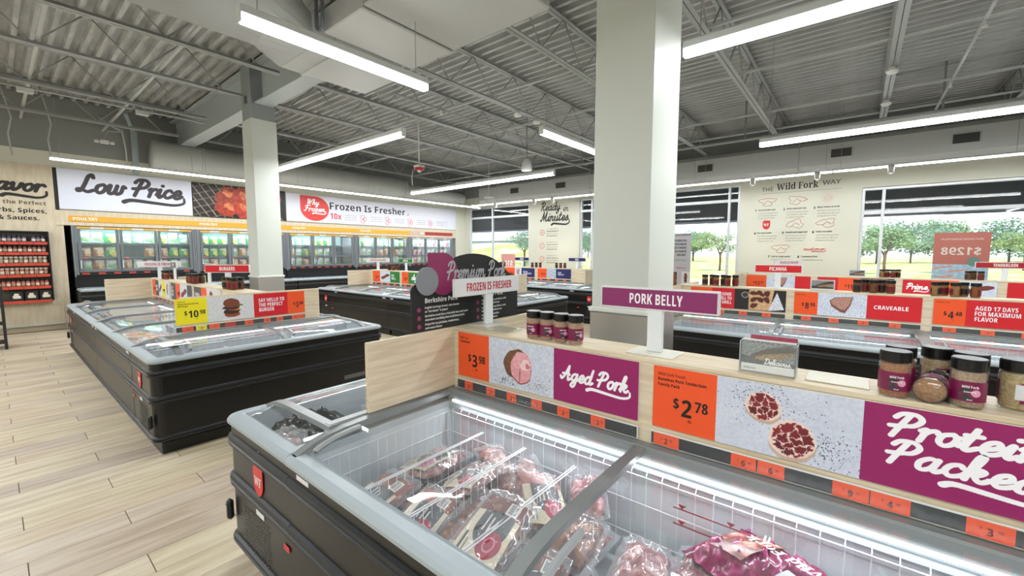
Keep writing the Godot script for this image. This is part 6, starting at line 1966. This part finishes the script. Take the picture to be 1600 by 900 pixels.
func photo(kind: String) -> StandardMaterial3D:
	var key := "photo " + kind
	if store.has(key):
		return store[key]
	var im: Image
	match kind:
		"ham":
			im = blank(256, 154, Color.WHITE); stone(im, 3)
			blob(im, 112, 72, 44, 50, 0.5, Color(0.42, 0.28, 0.18), 0.05, 5)
			dots(im, 160, Rect2(70, 20, 70, 90), Color(0.62, 0.48, 0.36), 8)
			blob(im, 134, 84, 44, 50, 0.35, Color(0.55, 0.22, 0.22), 0.05, 6)
			blob(im, 135, 82, 42, 48, 0.35, Color(0.86, 0.60, 0.62), 0.05, 6)
			blob(im, 124, 60, 22, 26, 0.5, Color(0.88, 0.64, 0.66), 0.08, 9)
			blob(im, 152, 72, 20, 16, 0.1, Color(0.92, 0.80, 0.78), 0.12, 10)
			blob(im, 160, 74, 10, 7, 0.5, Color(0.78, 0.44, 0.47), 0.12, 11)
			blob(im, 130, 108, 3, 22, 0.1, Color(0.66, 0.36, 0.40), 0.2, 12)
			dots(im, 50, Rect2(20, 120, 90, 30), Color(0.28, 0.20, 0.16), 13, 4)
			dots(im, 120, Rect2(150, 100, 100, 54), Color(0.42, 0.38, 0.30), 14, 3)
			mottle(im, 5, 0.08, 0.10)
		"chops":
			im = blank(256, 154, Color.WHITE); stone(im, 9)
			dots(im, 260, Rect2(20, 0, 140, 90), Color(0.16, 0.17, 0.18), 4, 2)
			dots(im, 260, Rect2(120, 70, 140, 84), Color(0.16, 0.17, 0.18), 7, 2)
			steak(im, 92, 50, 33, 31); steak(im, 146, 108, 42, 52)
			mottle(im, 7, 0.1, 0.06)
		"burger":
			im = blank(256, 120, Color(0.80, 0.80, 0.79))
			blob(im, 132, 92, 44, 14, 0.0, Color(0.55, 0.27, 0.15), 0.03, 4)
			blob(im, 132, 76, 46, 15, 0.0, Color(0.22, 0.13, 0.10), 0.07, 5)
			blob(im, 136, 66, 44, 7, 0.06, Color(0.72, 0.46, 0.22), 0.12, 6)
			blob(im, 130, 58, 46, 12, 0.0, Color(0.26, 0.15, 0.11), 0.08, 7)
			blob(im, 150, 48, 40, 6, 0.1, Color(0.36, 0.42, 0.18), 0.2, 8)
			blob(im, 130, 36, 46, 22, 0.0, Color(0.47, 0.24, 0.15), 0.03, 9)
			mottle(im, 9, 0.06, 0.07)
		"picanha":
			im = blank(192, 100, Color.WHITE); stone(im, 5)
			poly_fill(im, [Vector2(48, 30), Vector2(74, 16), Vector2(140, 12), Vector2(132, 48), Vector2(112, 84), Vector2(92, 80), Vector2(56, 56)], Color(0.46, 0.28, 0.24))
			poly_fill(im, [Vector2(52, 30), Vector2(76, 18), Vector2(136, 14), Vector2(128, 44), Vector2(110, 70), Vector2(92, 68), Vector2(58, 46)], Color(0.68, 0.50, 0.44))
			mottle(im, 3, 0.12, 0.22)
		"sausage":
			im = blank(192, 80, Color.WHITE); stone(im, 6)
			blob(im, 70, 46, 52, 11, -0.15, Color(0.40, 0.17, 0.14), 0.05, 4)
			blob(im, 130, 32, 52, 11, -0.15, Color(0.45, 0.20, 0.16), 0.05, 6)
			mottle(im, 4, 0.1, 0.15)
		"grill":
			im = blank(192, 100, Color(0.13, 0.12, 0.12))
			poly_fill(im, [Vector2(56, 0), Vector2(150, 0), Vector2(136, 99), Vector2(56, 99)], Color(0.78, 0.62, 0.45))
			blob(im, 42, 28, 15, 15, 0, Color(0.60, 0.56, 0.50), 0.02, 2)
			blob(im, 42, 28, 11, 11, 0, Color(0.20, 0.18, 0.17), 0.02, 2)
			for k in 7:
				blob(im, 76 + (k % 3) * 24, 18 + (k / 3) * 30, 16, 10, k * 0.9, Color(0.32, 0.14, 0.10), 0.12, k)
			poly_fill(im, [Vector2(160, 10), Vector2(188, 90), Vector2(130, 99)], Color(0.80, 0.80, 0.82))
			mottle(im, 3, 0.1, 0.2)
		"roast":
			im = blank(128, 96, Color(0.22, 0.12, 0.10))
			for k in 9:
				blob(im, 24 + (k % 3) * 38, 18 + (k / 3) * 30, 22, 15, k * 0.7, Color(0.55, 0.22 + 0.03 * (k % 3), 0.12), 0.15, k + 3)
			mottle(im, 3, 0.08, 0.35)
		"bbq":
			im = blank(320, 128, Color(0.10, 0.07, 0.06))
			for k in 12:
				var x := k * 26.0
				poly_fill(im, [Vector2(x - 60, 0), Vector2(x - 57, 0), Vector2(x + 23, 128), Vector2(x + 20, 128)], Color(0.66, 0.60, 0.52))
			for k in 6:
				poly_fill(im, [Vector2(0, 18 + k * 26), Vector2(110, k * 26 - 20), Vector2(110, k * 26 - 17), Vector2(0, 21 + k * 26)], Color(0.50, 0.42, 0.36))
			for k in 7:
				blob(im, 110 + (k % 4) * 52, 42 + (k / 4) * 50, 40, 33, k * 0.8, Color(0.58 + 0.04 * (k % 3), 0.20, 0.11), 0.12, k + 40)
				blob(im, 116 + (k % 4) * 52, 34 + (k / 4) * 50, 20, 13, k * 0.8, Color(0.78, 0.42, 0.24), 0.2, k + 60)
			mottle(im, 8, 0.05, 0.4)
		"rib":
			im = blank(192, 112, Color(0.50, 0.51, 0.50))
			poly_fill(im, [Vector2(0, 74), Vector2(192, 92), Vector2(192, 112), Vector2(0, 112)], Color(0.20, 0.22, 0.23))
			blob(im, 116, 52, 88, 26, -0.34, Color(0.30, 0.23, 0.18), 0.05, 3)
			blob(im, 122, 66, 78, 14, -0.3, Color(0.56, 0.44, 0.27), 0.1, 4)
			blob(im, 140, 38, 58, 10, -0.3, Color(0.24, 0.18, 0.14), 0.15, 5)
			mottle(im, 3, 0.1, 0.5)
		"fish":
			im = blank(128, 96, Color(0.62, 0.74, 0.80))
			for k in 7:
				blob(im, 20 + (k * 37) % 100, 14 + k * 12, 22, 5, -0.3 + k * 0.1, Color(0.80, 0.58, 0.52), 0.2, k)
			mottle(im, 3, 0.05, 0.15)
	if im == null:
		im = blank(8, 8, Color(0.6, 0.6, 0.6))
	return picture(key, ImageTexture.create_from_image(im))

# front label of a meat pack: cream card, slate panel, crimson roundel
func pack_label(kind: int) -> StandardMaterial3D:
	var key := "pack label %d" % kind
	if store.has(key):
		return store[key]
	var im := blank(160, 112, Color(0.84, 0.80, 0.70))
	var meat: Color = [Color(0.56, 0.28, 0.17), Color(0.66, 0.40, 0.38), Color(0.42, 0.20, 0.12)][kind % 3]
	im.fill_rect(Rect2i(112, 0, 48, 112), meat)
	for k in 7:
		blob(im, 128 + (k % 2) * 20, 10 + k * 15, 13, 9, k * 0.6, meat.lightened(0.12 * (k % 3)), 0.2, k)
	blob(im, 74, 60, 46, 40, 0, Color(0.24, 0.26, 0.28), 0.0, 1)
	im.fill_rect(Rect2i(74, 20, 40, 80), Color(0.24, 0.26, 0.28))
	for k in 3:
		im.fill_rect(Rect2i(62, 38 + k * 12, 44 - 6 * k, 4), Color(0.86, 0.86, 0.84))
	blob(im, 40, 74, 30, 28, 0, Color(0.64, 0.06, 0.22) if kind < 3 else Color(0.84, 0.48, 0.66), 0.0, 1)
	blob(im, 40, 74, 17, 14, 0, Color(0.86, 0.52, 0.60), 0.0, 1)
	blob(im, 40, 74, 13, 10, 0, Color(0.64, 0.06, 0.22), 0.0, 1)
	im.fill_rect(Rect2i(10, 10, 40, 6), Color(0.22, 0.20, 0.18))
	im.fill_rect(Rect2i(10, 22, 26, 3), Color(0.42, 0.38, 0.34))
	im.fill_rect(Rect2i(118, 66, 36, 30), Color(0.90, 0.90, 0.89))
	for k in 10:
		im.fill_rect(Rect2i(122 + k * 3, 70, 1 + k % 2, 12), Color(0.15, 0.15, 0.15))
	im.fill_rect(Rect2i(122, 86, 26, 3), Color(0.3, 0.3, 0.3))
	mottle(im, 3, 0.15, 0.05)
	return picture(key, ImageTexture.create_from_image(im), 0.3)

# print of the bags of frozen poultry behind the wall freezer doors
func bag_print(kind: int) -> StandardMaterial3D:
	var key := "bag print %d" % kind
	if store.has(key):
		return store[key]
	var base: Color = [Color(0.20, 0.58, 0.32), Color(0.74, 0.80, 0.80), Color(0.62, 0.42, 0.26), Color(0.36, 0.66, 0.48), Color(0.80, 0.62, 0.62)][kind]
	var im := blank(96, 96, base)
	blob(im, 50, 60, 34, 28, 0.2, [Color(0.84, 0.80, 0.40), Color(0.55, 0.72, 0.50), Color(0.84, 0.74, 0.58), Color(0.88, 0.88, 0.80), Color(0.70, 0.20, 0.26)][kind], 0.15, kind + 2)
	blob(im, 58, 68, 20, 14, 0.2, [Color(0.90, 0.86, 0.72), Color(0.86, 0.84, 0.76), Color(0.74, 0.52, 0.36), Color(0.86, 0.76, 0.40), Color(0.9, 0.84, 0.82)][kind], 0.2, kind + 5)
	im.fill_rect(Rect2i(12, 14, 60, 9), Color(0.92, 0.93, 0.9))
	im.fill_rect(Rect2i(12, 28, 40, 4), Color(0.92, 0.93, 0.9))
	mottle(im, kind, 0.06, 0.16)
	return picture(key, ImageTexture.create_from_image(im), 0.35)

# rough painted meat seen through clear wrap
func meat_mat(kind: int) -> StandardMaterial3D:
	var sets := [
		[Color(0.36, 0.14, 0.12), Color(0.60, 0.32, 0.28), Color(0.82, 0.66, 0.58)],
		[Color(0.42, 0.19, 0.17), Color(0.60, 0.38, 0.34), Color(0.80, 0.70, 0.64)],
		[Color(0.30, 0.15, 0.08), Color(0.50, 0.28, 0.15), Color(0.68, 0.48, 0.30)],
		[Color(0.46, 0.14, 0.16), Color(0.62, 0.30, 0.31), Color(0.82, 0.66, 0.64)],
	]
	var key := "meat %d" % kind
	var m := grained(key, noise_tex(20 + kind, 0.012, sets[kind], [0.25, 0.55, 0.85], 256), Vector3(5, 5, 5), 0.32, Color.WHITE, Vector3.ZERO, false)
	return m
